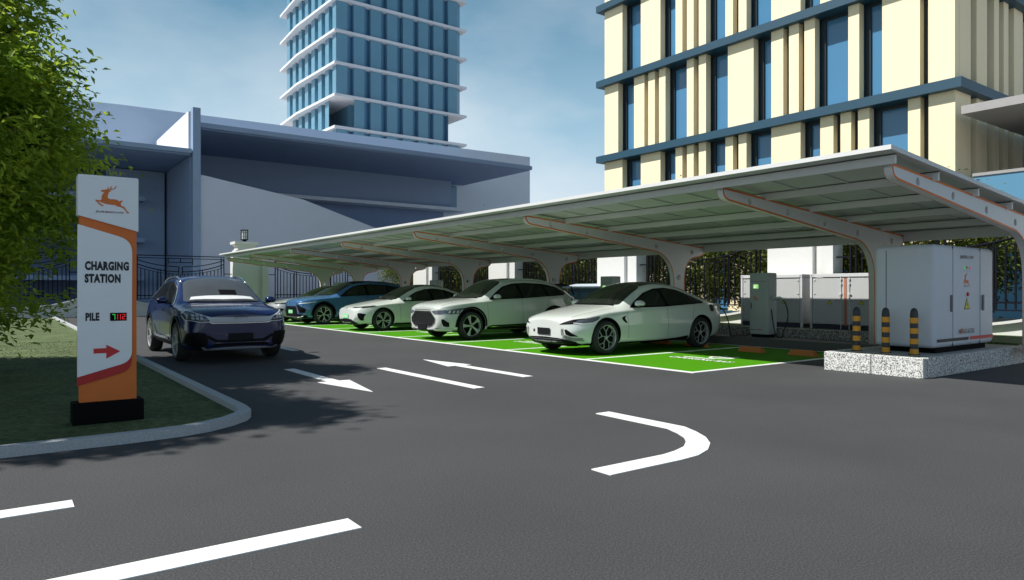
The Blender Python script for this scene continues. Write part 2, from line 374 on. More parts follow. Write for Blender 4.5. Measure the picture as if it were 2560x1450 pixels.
# bay lettering and plug symbol
def bay_mark(yc):
    t = text('lettering', 'CHARGING BAY', M['white_line'], None, (10.46, yc+.72, .0), (0, -1, 0), (1, 0, 0), 1.42, .20, .008, .03)
    t.name = 'bay_lettering'; t['kind'] = 'structure'
    mb = MB()
    C = (11.18, yc-.02); A = [(C[0]+.26*cos(a), C[1]+.26*sin(a)) for a in [pi/2+pi*i/12 for i in range(13)]]
    I = [(C[0]+.20*cos(a), C[1]+.20*sin(a)) for a in [pi/2+pi*i/12 for i in range(13)]]
    for i in range(12): mb.prism([(*A[i], 0), (*A[i+1], 0), (*I[i+1], 0), (*I[i], 0)], (0, 0, .008))
    mb.box(C[0]+.0, C[0]+.05, C[1]-.26, C[1]+.26, 0, .0085)
    mb.box(C[0]+.05, C[0]+.33, C[1]-.15, C[1]-.10, 0, .0082); mb.box(C[0]+.05, C[0]+.33, C[1]+.10, C[1]+.15, 0, .0082)
    mb.tube([(C[0]-.26, C[1], .0), (C[0]-.36, C[1]+.05, .0), (C[0]-.34, C[1]+.35, .0), (C[0]-.38, C[1]+.62, .0)], .02, 6, 5)
    for v in mb.bm.verts: v.co.z = min(v.co.z, .0086)
    struct(mb, 'plug_symbol', M['white_line'])
for k in (0, 2, 4, 6): bay_mark(BY0+BW*(k+.5)-.02)
# wheel stops
WS = [(12.72, 8.84, 'orange wheel stop nearer the second bay in the empty front bay'), (12.82, 7.74, 'orange wheel stop beside the granite plinth corner'),
      (12.95, 10.45, 'orange wheel stop behind the near rear tyre of the nearest white sedan'), (12.95, 11.55, 'orange wheel stop behind the far rear tyre of the nearest white sedan'),
      (12.95, 15.6, 'orange wheel stop behind the near rear tyre of the mesh grille SUV')]
wsmesh = None
for i, (x, y, lb) in enumerate(WS):
    if not wsmesh:
        mb = MB(); 
        lo = [(-.09, -.30, 0), (.09, -.30, 0), (.09, .30, 0), (-.09, .30, 0)]; hi = [(-.045, -.235, .11), (.045, -.235, .11), (.045, .235, .11), (-.045, .235, .11)]
        a = [mb.bm.verts.new(p) for p in lo]; b = [mb.bm.verts.new(p) for p in hi]
        for k in range(4): mb.bm.faces.new((a[k], a[(k+1) % 4], b[(k+1) % 4], b[k]))
        mb.bm.faces.new(a[::-1]); mb.bm.faces.new(b)
        o = mb.build('wheel_stop', M['stop'], bevel=.008); wsmesh = o
    else: o = wsmesh.copy(); COL.objects.link(o)
    o.location = (x, y, .004); tag(o, lb, 'wheel stop', 'orange wheel stops in the charging bays')
# ---------------------------------------------------------------- canopy
SL = -.0818
def ztop(x): return 2.95+SL*(x-9.37)
def beam_profile():
    pts = [(9.37, 2.95)]
    pts += [(9.375, 2.86), (9.40, 2.81), (9.45, 2.77), (9.53, 2.745)]
    pts += [(13.30, 2.31)]
    c = catmull([Vector((13.30, 2.31, 0)), Vector((13.62, 2.27, 0)), Vector((13.88, 2.17, 0)), Vector((14.08, 2.0, 0)), Vector((14.19, 1.80, 0)), Vector((14.235, 1.55, 0)), Vector((14.24, 1.2, 0))], 3)[1:]
    pts += [(p.x, p.y) for p in c]
    pts += [(14.24, .2), (14.68, .2), (14.68, 1.3)]
    c = catmull([Vector((14.68, 1.3, 0)), Vector((14.68, 1.6, 0)), Vector((14.74, 1.90, 0)), Vector((14.86, 2.06, 0)), Vector((15.02, 2.15, 0)), Vector((15.25, 2.19, 0)), Vector((15.42, 2.24, 0)), Vector((15.49, 2.34, 0)), Vector((15.50, 2.45, 0))], 3)[1:]
    pts += [(p.x, p.y) for p in c]
    return pts
HOLES = [(10.09, 2.775, .055), (11.2, 2.67, .055), (12.4, 2.545, .058), (13.58, 2.42, .06), (14.97, 2.31, .065), (14.44, 1.63, .075)]
def beam_mesh():
    cu = bpy.data.curves.new('b', 'CURVE'); cu.dimensions = '2D'; cu.fill_mode = 'BOTH'; cu.extrude = .055
    P = beam_profile()
    def sp(pts):
        s = cu.splines.new('POLY'); s.points.add(len(pts)-1)
        for i, p in enumerate(pts): s.points[i].co = (p[0]-14.45, p[1]-.2, 0, 1)
        s.use_cyclic_u = True
    sp(P)
    for x, z, r in HOLES: sp([(x+r*cos(a), z+r*sin(a)) for a in [2*pi*i/20 for i in range(20)]])
    ob = bpy.data.objects.new('b', cu); COL.objects.link(ob)
    me = bpy.data.meshes.new_from_object(ob.evaluated_get(bpy.context.evaluated_depsgraph_get())); bpy.data.objects.remove(ob)
    me.transform(Matrix.Rotation(pi/2, 4, 'X')); me.name = 'arm_plate'
    me.materials.clear(); me.materials.append(M['steel'])
    # orange edging
    mb = MB(); n = len(P)
    V = [Vector((p[0]-14.45, p[1]-.2)) for p in P]
    def nrm(i):
        a = (V[i]-V[i-1]); b = (V[(i+1) % n]-V[i]); a.normalize(); b.normalize(); t = (a+b)
        if t.length < .1: t = a
        t.normalize(); m = Vector((-t.y, t.x)); k = 1/max(.5, m.dot(Vector((-a.y, a.x)))); return m*k
    area = sum(V[i-1].x*V[i].y-V[i].x*V[i-1].y for i in range(n)); sg = 1 if area > 0 else -1
    I = [V[i]+nrm(i)*sg*.027 for i in range(n)]
    O2 = [V[i]-nrm(i)*sg*.002 for i in range(n)]
    for s in (-1, 1):
        for i in range(n):
            j = (i+1) % n
            if V[i].y < .01 and V[j].y < .01: continue
            y0, y1 = s*.0549, s*.0585
            q = [(I[i].x, y0, I[i].y), (O2[i].x, y0, O2[i].y), (O2[j].x, y0, O2[j].y), (I[j].x, y0, I[j].y)]
            mb.prism(q, (0, y1-y0, 0))
    return me, mb
BY = [4.46, 7.10, 12.30, 17.42, 22.52, 27.60, 32.62, 37.10]
where = ['at the near right end, its column on the granite kerb side', 'whose column stands behind the striped bollards and big cabinet', 'over the windshield end of the nearest white sedan', 'third bay gap, column left of the low blue kiosk', 'above the mesh grille SUV', 'above the white sedan with green plate', 'above the light blue SUV', 'at the far left end of the row']
where = ['nearest of all, at the right edge', 'second nearest, its column beside the big cabinet', 'third nearest, column behind the nearest sedan roof', 'fourth nearest, column behind the mesh grille SUV tail', 'fifth nearest, column just left of the mesh grille SUV', 'sixth nearest, third from the far end', 'second from the far left end', 'farthest, at the left end of the roof']
root = None
for i, y in enumerate(BY):
    if root is None:
        root = thing('canopy_support', (14.45, y, .2), '', 'canopy support', 'white cantilever arms carrying the canopy roof')
        me, mb = beam_mesh(); a = bpy.data.objects.new('arm', me); COL.objects.link(a); a.parent = root
        mb2 = MB(); mb2.bm.free(); mb2.bm = mb.bm
        e = MB(); e.bm = mb.bm
        bmesh.ops.recalc_face_normals(e.bm, faces=e.bm.faces)
        em = bpy.data.meshes.new('edging'); e.bm.to_mesh(em); em.materials.append(M['orange']); eo = bpy.data.objects.new('edging', em); COL.objects.link(eo); eo.parent = root
        r = root
    else: r = copy_tree(root)
    r.location = (14.45, y, .2 if i else .33); r['label'] = 'white steel arm with orange edging, '+where[i]
    if i == 0: r.location.z = .2
cr_ = thing('canopy_roof', (12.3, 20.7, 2.9), 'long white sloping sheet roof over the charging bays, carried by the T-shaped arms', 'canopy roof')
RX0, RX1, RY0, RY1 = 9.05, 15.56, 4.28, 37.3
def zr(x): return 3.125+SL*(x-9.05)
mb = MB(); mb.prism([(RX0, RY0, zr(RX0)), (RX1, RY0, zr(RX1)), (RX1, RY0, zr(RX1)-.05), (RX0, RY0, zr(RX0)-.05)], (0, RY1-RY0, 0)); mb.build('roof_sheet', M['sheet'], cr_)
mb = MB(); mb.box(RX0-.02, RX0-.001, RY0-.021, RY1, zr(RX0)-.055, zr(RX0)+.004); mb.build('edge_trim', M['steel'], cr_)
mb = MB(); mb.prism([(RX0-.0, RY0-.02, zr(RX0)+.003), (RX1, RY0-.02, zr(RX1)+.003), (RX1, RY0-.02, zr(RX1)-.054), (RX0, RY0-.02, zr(RX0)-.054)], (0, .019, 0)); mb.build('edge_trim', M['steel'], cr_)
def purl(x, h=.15, w=.05, y0=RY0+.05, y1=RY1-.05):
    t = zr(x)-.052; mb = MB()
    mb.box(x-w/2, x+w/2, y0, y1, t-h, t); mb.box(x-w/2, x+w/2+.05, y0, y1, t-.012-.001, t-.001); return mb.build('purlin', M['steel'], cr_)
for x in (9.30, 10.55, 11.90, 13.22, 14.52): purl(x, .125)
purl(15.50, .22, .05)
mb = MB()
for i in range(39):
    y = RY0+.45+i*(RY1-RY0-.9)/38
    for x0, x1 in ((9.33, 10.5), (10.6, 11.85), (11.95, 13.17), (13.27, 14.47), (14.57, 15.45)):
        mb.prism([(x0, y, zr(x0)-.052), (x1, y, zr(x1)-.052), (x1, y, zr(x1)-.072), (x0, y, zr(x0)-.072)], (0, .04, 0))
mb.build('sheet_rib', M['sheet'], cr_)['kind'] = 'stuff'
del cr_
# ---------------------------------------------------------------- big cabinet on the plinth
c = thing('power_cabinet', (12.9, 5.4, .3), 'big pale grey power cabinet with red and black stripe on the granite plinth', 'power cabinet')
X0, X1, Y0, Y1 = 11.76, 14.05, 4.88, 5.82
mb = MB(); mb.box(X0, X1, Y0, Y1, .385, 2.02); mb.build('housing', M['cab'], c, bevel=.075, seg=4, smooth=True)
mb = MB(); mb.box(X0+.14, X1-.2, Y0+.06, Y1-.1, .3, .385); mb.build('base', M['black'], c)
for x in (12.395, 13.463):
    mb = MB(); mb.box(x-.006, x+.006, Y0-.002, Y0+.01, .40, 2.0); mb.build('door_gap', M['seam'], c)
mb = MB(); mb.box(X0-.002, X0+.01, Y1-.2, Y1-.19, .46, 1.95); mb.build('door_gap', M['seam'], c)
for x in (12.33, 13.56):
    mb = MB(); mb.box(x-.035, x+.035, Y0-.022, Y0, .95, 1.22); mb.build('handle', M['grey'], c, bevel=.012)
U, V = Vector((1, 0, 0)), Vector((0, 0, 1))
f = Y0
text('lettering', 'JIUROAD CORP', M['print'], c, (12.66, f, 1.80), U, V, .53, .07, .003, .01)
flat('letter_o_mark', [[(0, 0), (.04, 0), (.04, .03), (0, .03)]], M['orange'], c, (12.835, f, 1.845), U, V, .0045)
text('phone_lettering', '24H: 0635-3671555', M['print'], c, (12.60, f, .585), U, V, .62, .075, .003, .0)
flat('letter_h_mark', [[(0, 0), (.06, 0), (.06, .09), (0, .09)]], M['orange'], c, (12.70, f, .583), U, V, .0045)
for x, m in ((12.82, 'ledg'), (12.93, 'ledo'), (13.04, 'ledr')):
    mb = MB(); mb.lathe([(.0, -.004), (.022, -.004), (.022, .001), (0, .001)], (x, f-.001, 1.67), 'y', 12); mb.build('indicator', M[m], c)
    flat('indicator_mark', [[(-.012, 0), (.012, 0), (.012, .012), (-.012, .012)]], M['print'], c, (x, f, 1.61), U, V, .003)
deer('deer_emblem', M['orange'], c, (12.79, f, 1.345), U, V, .27)
text('emblem_lettering', 'JIUROADCHG', M['print'], c, (12.80, f, 1.35), U, V, .2, .025, .003, .01)
mb = MB(); mb.lathe([(0, -.02), (.03, -.02), (.034, -.008), (.034, .001), (0, .001)], (12.955, f, 1.23), 'y', 16); mb.build('emergency_button', M['red'], c)
def triangle(par, x, y, z, s, U=Vector((1, 0, 0)), off=.003):
    V = Vector((0, 0, 1)); O = (x, y, z)
    flat('warning_triangle', [[(-s*.58, 0), (s*.58, 0), (0, s)]], M['print'], par, O, U, V, off)
    flat('warning_triangle', [[(-s*.46, s*.07), (s*.46, s*.07), (0, s*.86)]], M['warn'], par, O, U, V, off+.0015)
    flat('warning_bolt', [[(.04*s, s*.66), (-.11*s, s*.38), (0, s*.40), (-.06*s, s*.14), (.13*s, s*.46), (.02*s, s*.44)]], M['print'], par, O, U, V, off+.003)
triangle(c, 12.93, f, .98, .2)
flat('black_stripe', [[(0, 0), (1.16, 0), (1.20, .05), (0, .05)]], M['print'], c, (11.765+.05, f, .475), U, V, .003)
flat('red_stripe', [[(0, 0), (.99, 0), (.99, .055), (.04, .055)]], M['red'], c, (13.02, f, .475), U, V, .003)
# bollards
rb = None
for i, (y, lb) in enumerate(((5.945, 'black and yellow striped bollard, leftmost of three, standing clear of the big cabinet'), (5.475, 'black and yellow striped bollard, middle of the three before the big cabinet'), (5.045, 'black and yellow striped bollard, rightmost, near the plinth front corner'))):
    if rb is None:
        rb = thing('bollard', (11.43, y, .3), '', 'bollard', 'striped bollards on the granite plinth')
        C = (11.43, y, .3); r = .058
        mb = MB(); mb.lathe([(.082, 0), (.082, .008), (0.01, .008)], C); mb.build('base_plate', M['black'], rb)
        mb = MB(); mb.lathe([(r, .008), (r, .60), (r*.97, .635), (r*.85, .68), (r*.6, .708), (r*.25, .720), (.001, .722)], C); mb.build('post', M['bblack'], rb, smooth=True)
        for k, (a, b) in enumerate(((.008, .087), (.165, .248), (.327, .410), (.487, .572))):
            mb = MB(); mb.lathe([(r+.0005, a), (r+.0025, a), (r+.0025, b), (r+.0005, b)], C, closed=True, n=32); mb.build('yellow_band', M['yellow'], rb, smooth=True)
        q = rb
    else: q = copy_tree(rb)
    q.location = (11.43, y, .3); q['label'] = lb
# ---------------------------------------------------------------- charging piles
def charger():
    r = thing('charging_pile', (0, 0, 0), '', 'charging pile', 'charging piles behind the bays')
    mb = MB(); mb.box(.0, .36, -.25, .25, .065, 1.50); mb.build('housing', M['charger'], r, bevel=.03, seg=3, smooth=True)
    mb = MB(); mb.box(.04, .32, -.19, .21, 0, .065); mb.build('base', M['black'], r)
    U = Vector((0, -1, 0)); V = Vector((0, 0, 1))
    mb = MB(); mb.box(-.002, .3, -.22, .22, 1.30, 1.306); mb.build('lid_gap', M['seam'], r)
    s = flat('screen', [[(0, 0), (.135, 0), (.135, .095), (0, .095)]], M['screen'], r, (0, .14, 1.135), U, V, .004, thick=.003)
    flat('screen_text', [[(.02, .07), (.1, .07), (.1, .08), (.02, .08)], [(.01, .015), (.05, .015), (.05, .055), (.03, .055)], [(.065, .02), (.08, .02), (.08, .05), (.06, .05)]], M['screen2'], r, (0, .14, 1.135), U, V, .0055)
    deer('deer_emblem', M['orange'], r, (0, .145, .845), U, V, .155)
    text('emblem_lettering', 'JIUROADCHG', M['print'], r, (0, .14, .842), U, V, .12, .014, .003, .01)
    mb = MB(); mb.box(-.012, 0, .18, .205, .66, .80); mb.build('handle', M['grey'], r, bevel=.004)
    flat('black_stripe', [[(0, 0), (.155, 0), (.145, .011), (0, .011)]], M['print'], r, (0, .24, .17), U, V, .003)
    flat('red_stripe', [[(0, 0), (.145, 0), (.155, .014), (.01, .014)]], M['red'], r, (0, .06, .17), U, V, .003)
    for s_ in (-1, 1):
        mb = MB(); mb.box(.12, .24, s_*.25-(.0 if s_ > 0 else .045), s_*.25+(.045 if s_ > 0 else 0), .86, .97); h = mb.build('holster', M['charger'], r, bevel=.012)
    return r
def plug_gun(par, P, d, up=0):
    """connector pointing from P along d"""
    d = Vector(d).normalized(); P = Vector(P)
    mb = MB(); mb.tube([P, P+d*.06, P+d*.10+Vector((0, 0, .012)), P+d*.17+Vector((0, 0, .0)), P+d*.21+Vector((0, 0, -.035))], [.035, .034, .03, .022, .018], 10)
    mb.tube([P+d*.07+Vector((0, 0, .03)), P+d*.13+Vector((0, 0, .05)), P+d*.2+Vector((0, 0, .015))], .009, 6)
    return mb.build('plug', M['charger'], par, smooth=True)
CY = [9.75, 14.83, 19.9, 24.95, 30.05, 35.1]
clab = ['nearest grey charging pile, between the white sedan tail and the cabinet', 'grey charging pile showing above the windshield of the nearest white sedan', 'grey charging pile whose top just clears the mesh grille SUV roof', 'grey charging pile seen above the white sedan with green plate', 'grey charging pile whose top just clears the light blue SUV roof', 'farthest grey charging pile, left of the light blue SUV roof']
c0 = charger()
for i, y in enumerate(CY):
    q = c0 if i == 0 else copy_tree(c0)
    q.location = (14.3, y, .2); q['label'] = clab[i]
# hung gun with its loop of cable on the nearest pile (right side)
g = thing('charging_cable', (14.5, 9.4, .2), 'black cable with grey gun hanging looped on the nearest pile right side', 'charging cable')
plug_gun(g, (14.47, 9.455, 1.10), (.1, -1, 0))
mb = MB(); mb.tube([(14.49, 9.25, 1.07), (14.50, 9.17, .96), (14.50, 9.12, .72), (14.50, 9.17, .50), (14.49, 9.24, .34), (14.48, 9.25, .235), (14.46, 9.29, .215), (14.44, 9.36, .23), (14.43, 9.42, .36), (14.42, 9.46, .62), (14.42, 9.485, .80), (14.42, 9.51, .86)], .0125, 8, 5); mb.build('cable', M['rubber'], g, smooth='all')
# cable plugged into the white sedan
g = thing('charging_cable', (14.1, 10.2, .0), 'black charging cable plugged into the nearest white sedan tail and trailing on the ground', 'charging cable')
plug_gun(g, (13.32, 10.34, .955), (.55, -.55, 0))
mb = MB(); mb.tube([(13.44, 10.22, .92), (13.56, 10.18, .84), (13.75, 10.2, .62), (13.9, 10.25, .36), (13.97, 10.28, .22), (14.06, 10.25, .215), (14.16, 10.15, .214), (14.24, 10.07, .218), (14.30, 10.03, .25), (14.34, 10.0, .33), (14.38, 9.985, .40)], .0125, 8, 5); mb.build('cable', M['rubber'], g, smooth='all')
# ---------------------------------------------------------------- container style energy units
def container():
    r = thing('storage_container', (0, 0, 0), '', 'storage container', 'low storage containers behind the charging piles')
    w, h, d = .92, 1.38, .68
    mb = MB(); mb.box(.03, d-.02, -w+.03, w-.03, .1, h-.1); mb.build('box', M['cont'], r)
    for s in (-1, 1):
        for x in (0, d-.06):
            mb = MB(); mb.box(x, x+.06, s*w-(.055 if s > 0 else 0), s*w+(0 if s > 0 else .055), .0, h-.085); mb.build('corner_post', M['contpost'], r, bevel=.004)
    mb = MB(); mb.box(-.004, d, -w+.1, w-.1, h-.085, h-.015); mb.box(.02, d-.02, -w+.001, w-.001, h-.014, h-.004); mb.build('top_rail', M['contpost'], r)
    mb = MB()
    for s in (-1, 1):
        for x in (-.008, d-.09): mb.box(x, x+.1, s*w-(.1 if s > 0 else -.0), s*w+(.0 if s > 0 else .1), h-.085, h)
    mb.build('corner_casting', M['contpost'], r, bevel=.006)
    mb = MB()
    for s in (-1, 1): mb.lathe([(0, -.0), (.016, 0), (.016, .004), (0, .004)], (0, 0, 0), 'z', 10); 
    mb.bm.clear()
    for s in (-1, 1): mb.box(-.0105, -.008, s*(w-.05)-.015, s*(w-.05)+.015, h-.058, h-.028)
    mb.build('casting_hole', M['grey'], r)
    mb = MB(); mb.box(.01, d, -w+.06, w-.06, .0, .1); mb.build('skirt', M['navy'], r)
    for s in (-1, 1):
        a, b = sorted((s*.03, s*(w-.075)))
        mb = MB(); mb.box(.008, .029, a, b, .125, h-.12); mb.build('door', M['cont'], r, bevel=.004)
        mb = MB(); mb.box(.004, .0285, a-.001, b+.001, .105, .12); mb.build('door_seal', M['black'], r)
        y = s*.105
        mb = MB(); mb.lathe([(.009, .0), (.009, h-.07)], (-.012, y, .01), n=8)
        for z in (.16, .55, .88, 1.12, 1.24): mb.box(-.03, .008, y-.022, y+.022, z-.018, z+.018)
        mb.box(-.035, -.012, y-.005, y+.05*s if s > 0 else y+.005, .86, .875) if s > 0 else mb.box(-.035, -.012, y-.05, y+.005, .86, .875)
        mb.build('lock_rod', M['contpost'], r)
        mb = MB()
        for z in (.2, .55, .88, 1.22): mb.box(-.012, .008, s*(w-.12)-.02, s*(w-.12)+.02, z-.012, z+.012)
        mb.build('hinge', M['contpost'], r)
        triangle(r, .008, s*.40, .62, .115, Vector((0, -1, 0)), .004)
        mb = MB(); mb.box(-.0, .006, s*.20-.09, s*.20+.09, .705, .712); mb.build('lever', M['grey'], r)
    mb = MB(); mb.box(.002, .0295, -.018, .018, .1, h-.12); mb.build('orange_post', M['orange'], r)
    return r
c1 = container(); c1.location = (16.65, 10.995, .33); c1['label'] = 'pale grey storage container directly behind the nearest charging pile'
c2 = copy_tree(c1); c2.location = (16.65, 8.94, .33); c2['label'] = 'pale grey storage container behind the leftmost bollard, its orange door post in view'
# low blue kiosk behind the third column
k = thing('transformer_kiosk', (16.9, 17.8, .33), 'low blue kiosk with pale overhanging roof, behind the mesh grille SUV tail', 'kiosk')
mb = MB(); mb.box(16.5, 17.5, 16.3, 19.0, .33, 1.36); mb.build('body', mat('kiosk_blue', (.07, .14, .20), .4), k, bevel=.01)
mb = MB(); mb.prism([(16.35, 16.15, 1.36), (17.65, 16.15, 1.36), (17.65, 16.15, 1.42), (17.0, 16.15, 1.52), (16.35, 16.15, 1.42)], (0, 3.05, 0)); mb.build('roof', mat('kiosk_roof', (.55, .62, .70), .4), k, bevel=.008)
for i in range(5):
    y = 18.98-i*.535
    mb = MB(); mb.box(16.485, 16.5, y-.50, y-.02, .42, 1.22); dr = mb.build('door', mat('kiosk_door', (.10, .22, .32), .35), k, bevel=.004)
    mb = MB(); mb.box(16.47, 16.484, y-.42, y-.12, .75, 1.05); mb.build('vent', M['grey'], dr)
# ---------------------------------------------------------------- totem sign
s = thing('totem_sign', (.86, 7.85, 0.02), 'tall grey and orange totem sign reading charging station, on the island lawn', 'sign')
Y0 = 7.80
def slabp(name, pts, y, d, m, bevel=.008):
    mb = MB(); mb.prism([(x, y, z) for x, z in pts], (0, d, 0)); return mb.build(name, m, s, bevel=bevel, seg=2)
slabp('body', [(.628, .20), (1.113, .20), (1.113, 2.0), (.628, 2.02)], Y0+.012, .11, M['orange'], .004)
slabp('head_panel', roundpoly([(.611, 2.012), (1.124, 1.876), (1.124, 2.404), (.611, 2.401)], [.004, .004, .015, .015], 3), Y0-.022, .17, M['sign_grey'])
low = roundpoly([(.608, .47), (1.068, .598), (1.071, 1.79), (.611, 1.927)], [.003, .10, .12, .012], 6)
slabp('front_panel', low, Y0-.012, .022, M['sign_grey'], .005)
redp = roundpoly([(.607, .385), (1.066, .510), (1.068, .86), (.607, .86)], [.003, .10, .003, .003], 6)
slabp('red_panel', redp, Y0-.003, .013, M['sign_red'], .002)
mb = MB(); mb.box(.565, 1.17, Y0-.06, Y0+.19, .02, .225); mb.build('base', M['black'], s, bevel=.012)
U, V = Vector((1, 0, 0)), Vector((0, 0, 1)); fy = Y0-.022
deer('deer_emblem', M['orange'], s, (.752, fy, 2.052), U, V, .292)
text('brand_lettering', 'JIUROADCHG', M['print'], s, (.758, fy, 2.040), U, V, .235, .024, .0035, .014, 1.1)
flat('brand_mark', [[(0, 0), (.016, 0), (.016, .012), (0, .012)]], M['orange'], s, (.846, fy, 2.049), U, V, .005)
fy = Y0-.012
text('lettering', 'CHARGING', M['print'], s, (.670, fy, 1.489), U, V, .372, .088, .003, .06, 1.12)
text('lettering', 'STATION', M['print'], s, (.668, fy, 1.368), U, V, .302, .088, .003, .06, 1.12)
text('lettering', 'PILE', M['print'], s, (.675, fy, 1.004), U, V, .115, .078, .003, .055, 1.1)
mb = MB(); mb.box(.880, 1.022, fy-.004, fy+.005, 1.0, 1.078); disp = mb.build('display', M['black'], s)
def seg7(ch, x, z, w, h, m):
    on = {'7': 'abcf' if 0 else 'abc', '1': 'bc', '2': 'abged'}[ch]; t = .007
    R = {'a': [(0, h-t), (w, h-t), (w, h), (0, h)], 'g': [(0, h/2-t/2), (w, h/2-t/2), (w, h/2+t/2), (0, h/2+t/2)], 'd': [(0, 0), (w, 0), (w, t), (0, t)],
         'b': [(w-t, h/2+.001), (w, h/2+.001), (w, h), (w-t, h)], 'c': [(w-t, 0), (w, 0), (w, h/2-.001), (w-t, h/2-.001)], 'e': [(0, 0), (t, 0), (t, h/2), (0, h/2)], 'f': [(0, h/2), (t, h/2), (t, h), (0, h)]}
    P = []
    for i, a in enumerate(on): P.append([(px+x, pz+z) for px, pz in R[a]])
    for i, p in enumerate(P): flat('digit', [p], m, disp, (0, fy, 0), U, V, .0055+.0002*i)
seg7('7', .898, 1.013, .026, .052, M['ledg']); seg7('1', .935, 1.013, .012, .052, M['ledr']); seg7('1', .960, 1.013, .012, .052, M['ledr']); seg7('2', .983, 1.013, .027, .052, M['ledr'])
flat('arrow', [[(.741, .690), (.848, .690), (.848, .635), (.967, .702), (.848, .770), (.848, .738), (.741, .738)]], M['red'], s, (0, fy, 0), U, V, .003)
# ---------------------------------------------------------------- iron fence, piers, lamps, curved low walls
def fence_panel():
    """local: x along the fence, y depth, z up; origin at ground centre"""
    r = thing('fence_panel', (0, 0, 0), '', 'fence', 'wrought iron fence panels between the stone piers')
    mb = MB(); w = 2.13
    for x in (-w, -w+.14, w-.14, w): mb.box(x-.022, x+.022, -.022, .022, .80, 3.0)
    mb.bar((-2.55, 0, 2.15), (-w, 0, 2.15), .04); mb.bar((w, 0, 2.15), (2.55, 0, 2.15), .04)
    mb.bar((-w-.02, 0, 3.05), (w+.02, 0, 3.05), .045); mb.bar((-w, .001, 2.92), (w, .001, 2.92), .035)
    mb.bar((-w, .001, 1.03), (w, .001, 1.03), .045); mb.bar((-w, .001, .86), (w, .001, .86), .03)
    mb.build('frame', M['iron'], r)
    mb = MB()
    for ze, zc, xe, rr in ((2.87, 2.50, .12, .03), (2.66, 2.24, .07, .035), (2.50, 2.12, .07, .018)):
        for s in (-1, 1):
            P = [Vector((s*(w-(w-xe)*t), .002, ze-(ze-zc)*(1-(1-t)**2))) for t in [i/10 for i in range(11)]]
            mb.tube(P, rr*.8, 6)
    for s in (-1, 1): mb.bar((s*.08, .003, 2.06), (s*.08, .003, 2.50), .045)
    for s in (-1, 1): mb.bar((s*.58, .003, 2.60), (s*.58, .003, 2.92), .035)
    mb.bar((-.58, .004, 2.72), (.58, .004, 2.72), .035); mb.bar((0, .004, 2.72), (0, .004, 2.92), .035)
    mb.build('scroll', M['iron'], r)
    mb = MB(); n = 21
    for i in range(n):
        x = -w+.30+(2*w-.6)*i/(n-1); t = 1-abs(x)/w; zt = 2.50-.38*(1-(1-t)**2)
        if abs(x) < .1: zt = 2.1
        mb.box(x-.017, x+.017, -.015, .015, .88, zt)
    for x in (-1.05, -.93, .93, 1.05): mb.box(x-.016, x+.016, -.016, .016, .80, 2.36)
    mb.build('bars', M['iron'], r)
    return r
def wall():
    r = thing('low_wall', (0, 0, 0), '', 'wall', 'low stone walls dipping between the piers')
    def zt(x): return .50+.42*(abs(x)/2.55)**2.2
    P = [(-2.55+5.1*i/24, 0) for i in range(25)]
    mb = MB()
    top = [(x, .05, zt(x)-.12) for x, _ in P]
    mb.prism([(-2.55, .05, 0)]+top+[(2.55, .05, 0)], (0, .26, 0)); mb.build('wall', M['stucco'], r)
    for a, b, y0, y1, nm in ((-.12, -.06, .0, .32, 'cove'), (-.06, 0, -.07, .36, 'coping')):
        mb = MB()
        for i in range(24):
            x0, x1 = P[i][0], P[i+1][0]
            mb.prism([(x0, y0, zt(x0)+a), (x1, y0, zt(x1)+a), (x1, y0, zt(x1)+b), (x0, y0, zt(x0)+b)], (0, y1-y0, 0), caps=True)
        bmesh.ops.remove_doubles(mb.bm, verts=mb.bm.verts, dist=.0001)
        seen = {}
        for f in list(mb.bm.faces): seen.setdefault(tuple(sorted(v.index for v in f.verts)), []).append(f)
        mb.build(nm, M['stucco'], r)
    return r
def pier():
    r = thing('stone_pier', (0, 0, 0), '', 'pier', 'stone piers of the iron fence')
    mb = MB(); mb.box(-.95, .40, 0, .55, 0, 3.35); mb.box(.6, .95, .02, .5, 0, 3.35); mb.box(.401, .599, .12, .42, 0, 3.34); mb.build('shaft', M['stucco'], r, bevel=.01)
    mb = MB(); x0 = -.28
    for h, w in ((3.35, .54), (3.42, .46), (3.62, .49), (3.68, .55), (3.74, .60), (3.80, .62)): pass
    prof = [(3.351, .54), (3.44, .54), (3.441, .46), (3.64, .46), (3.68, .50), (3.72, .54), (3.75, .58), (3.76, .62), (3.90, .62)]
    for (za, wa), (zb, wb) in zip(prof, prof[1:]):
        if zb-za < .002: continue
        q = [(x0+sx*wa, .27+sy*wa*.8, za) for sx, sy in ((-1, -1), (1, -1), (1, 1), (-1, 1))]; q2 = [(x0+sx*wb, .27+sy*wb*.8, zb) for sx, sy in ((-1, -1), (1, -1), (1, 1), (-1, 1))]
        a = [mb.bm.verts.new(p) for p in q]; b = [mb.bm.verts.new(p) for p in q2]
        for i in range(4): mb.bm.faces.new((a[i], a[(i+1) % 4], b[(i+1) % 4], b[i]))
        mb.bm.faces.new(a[::-1]); mb.bm.faces.new(b)
    mb.build('cap', M['stucco'], r)
    return r
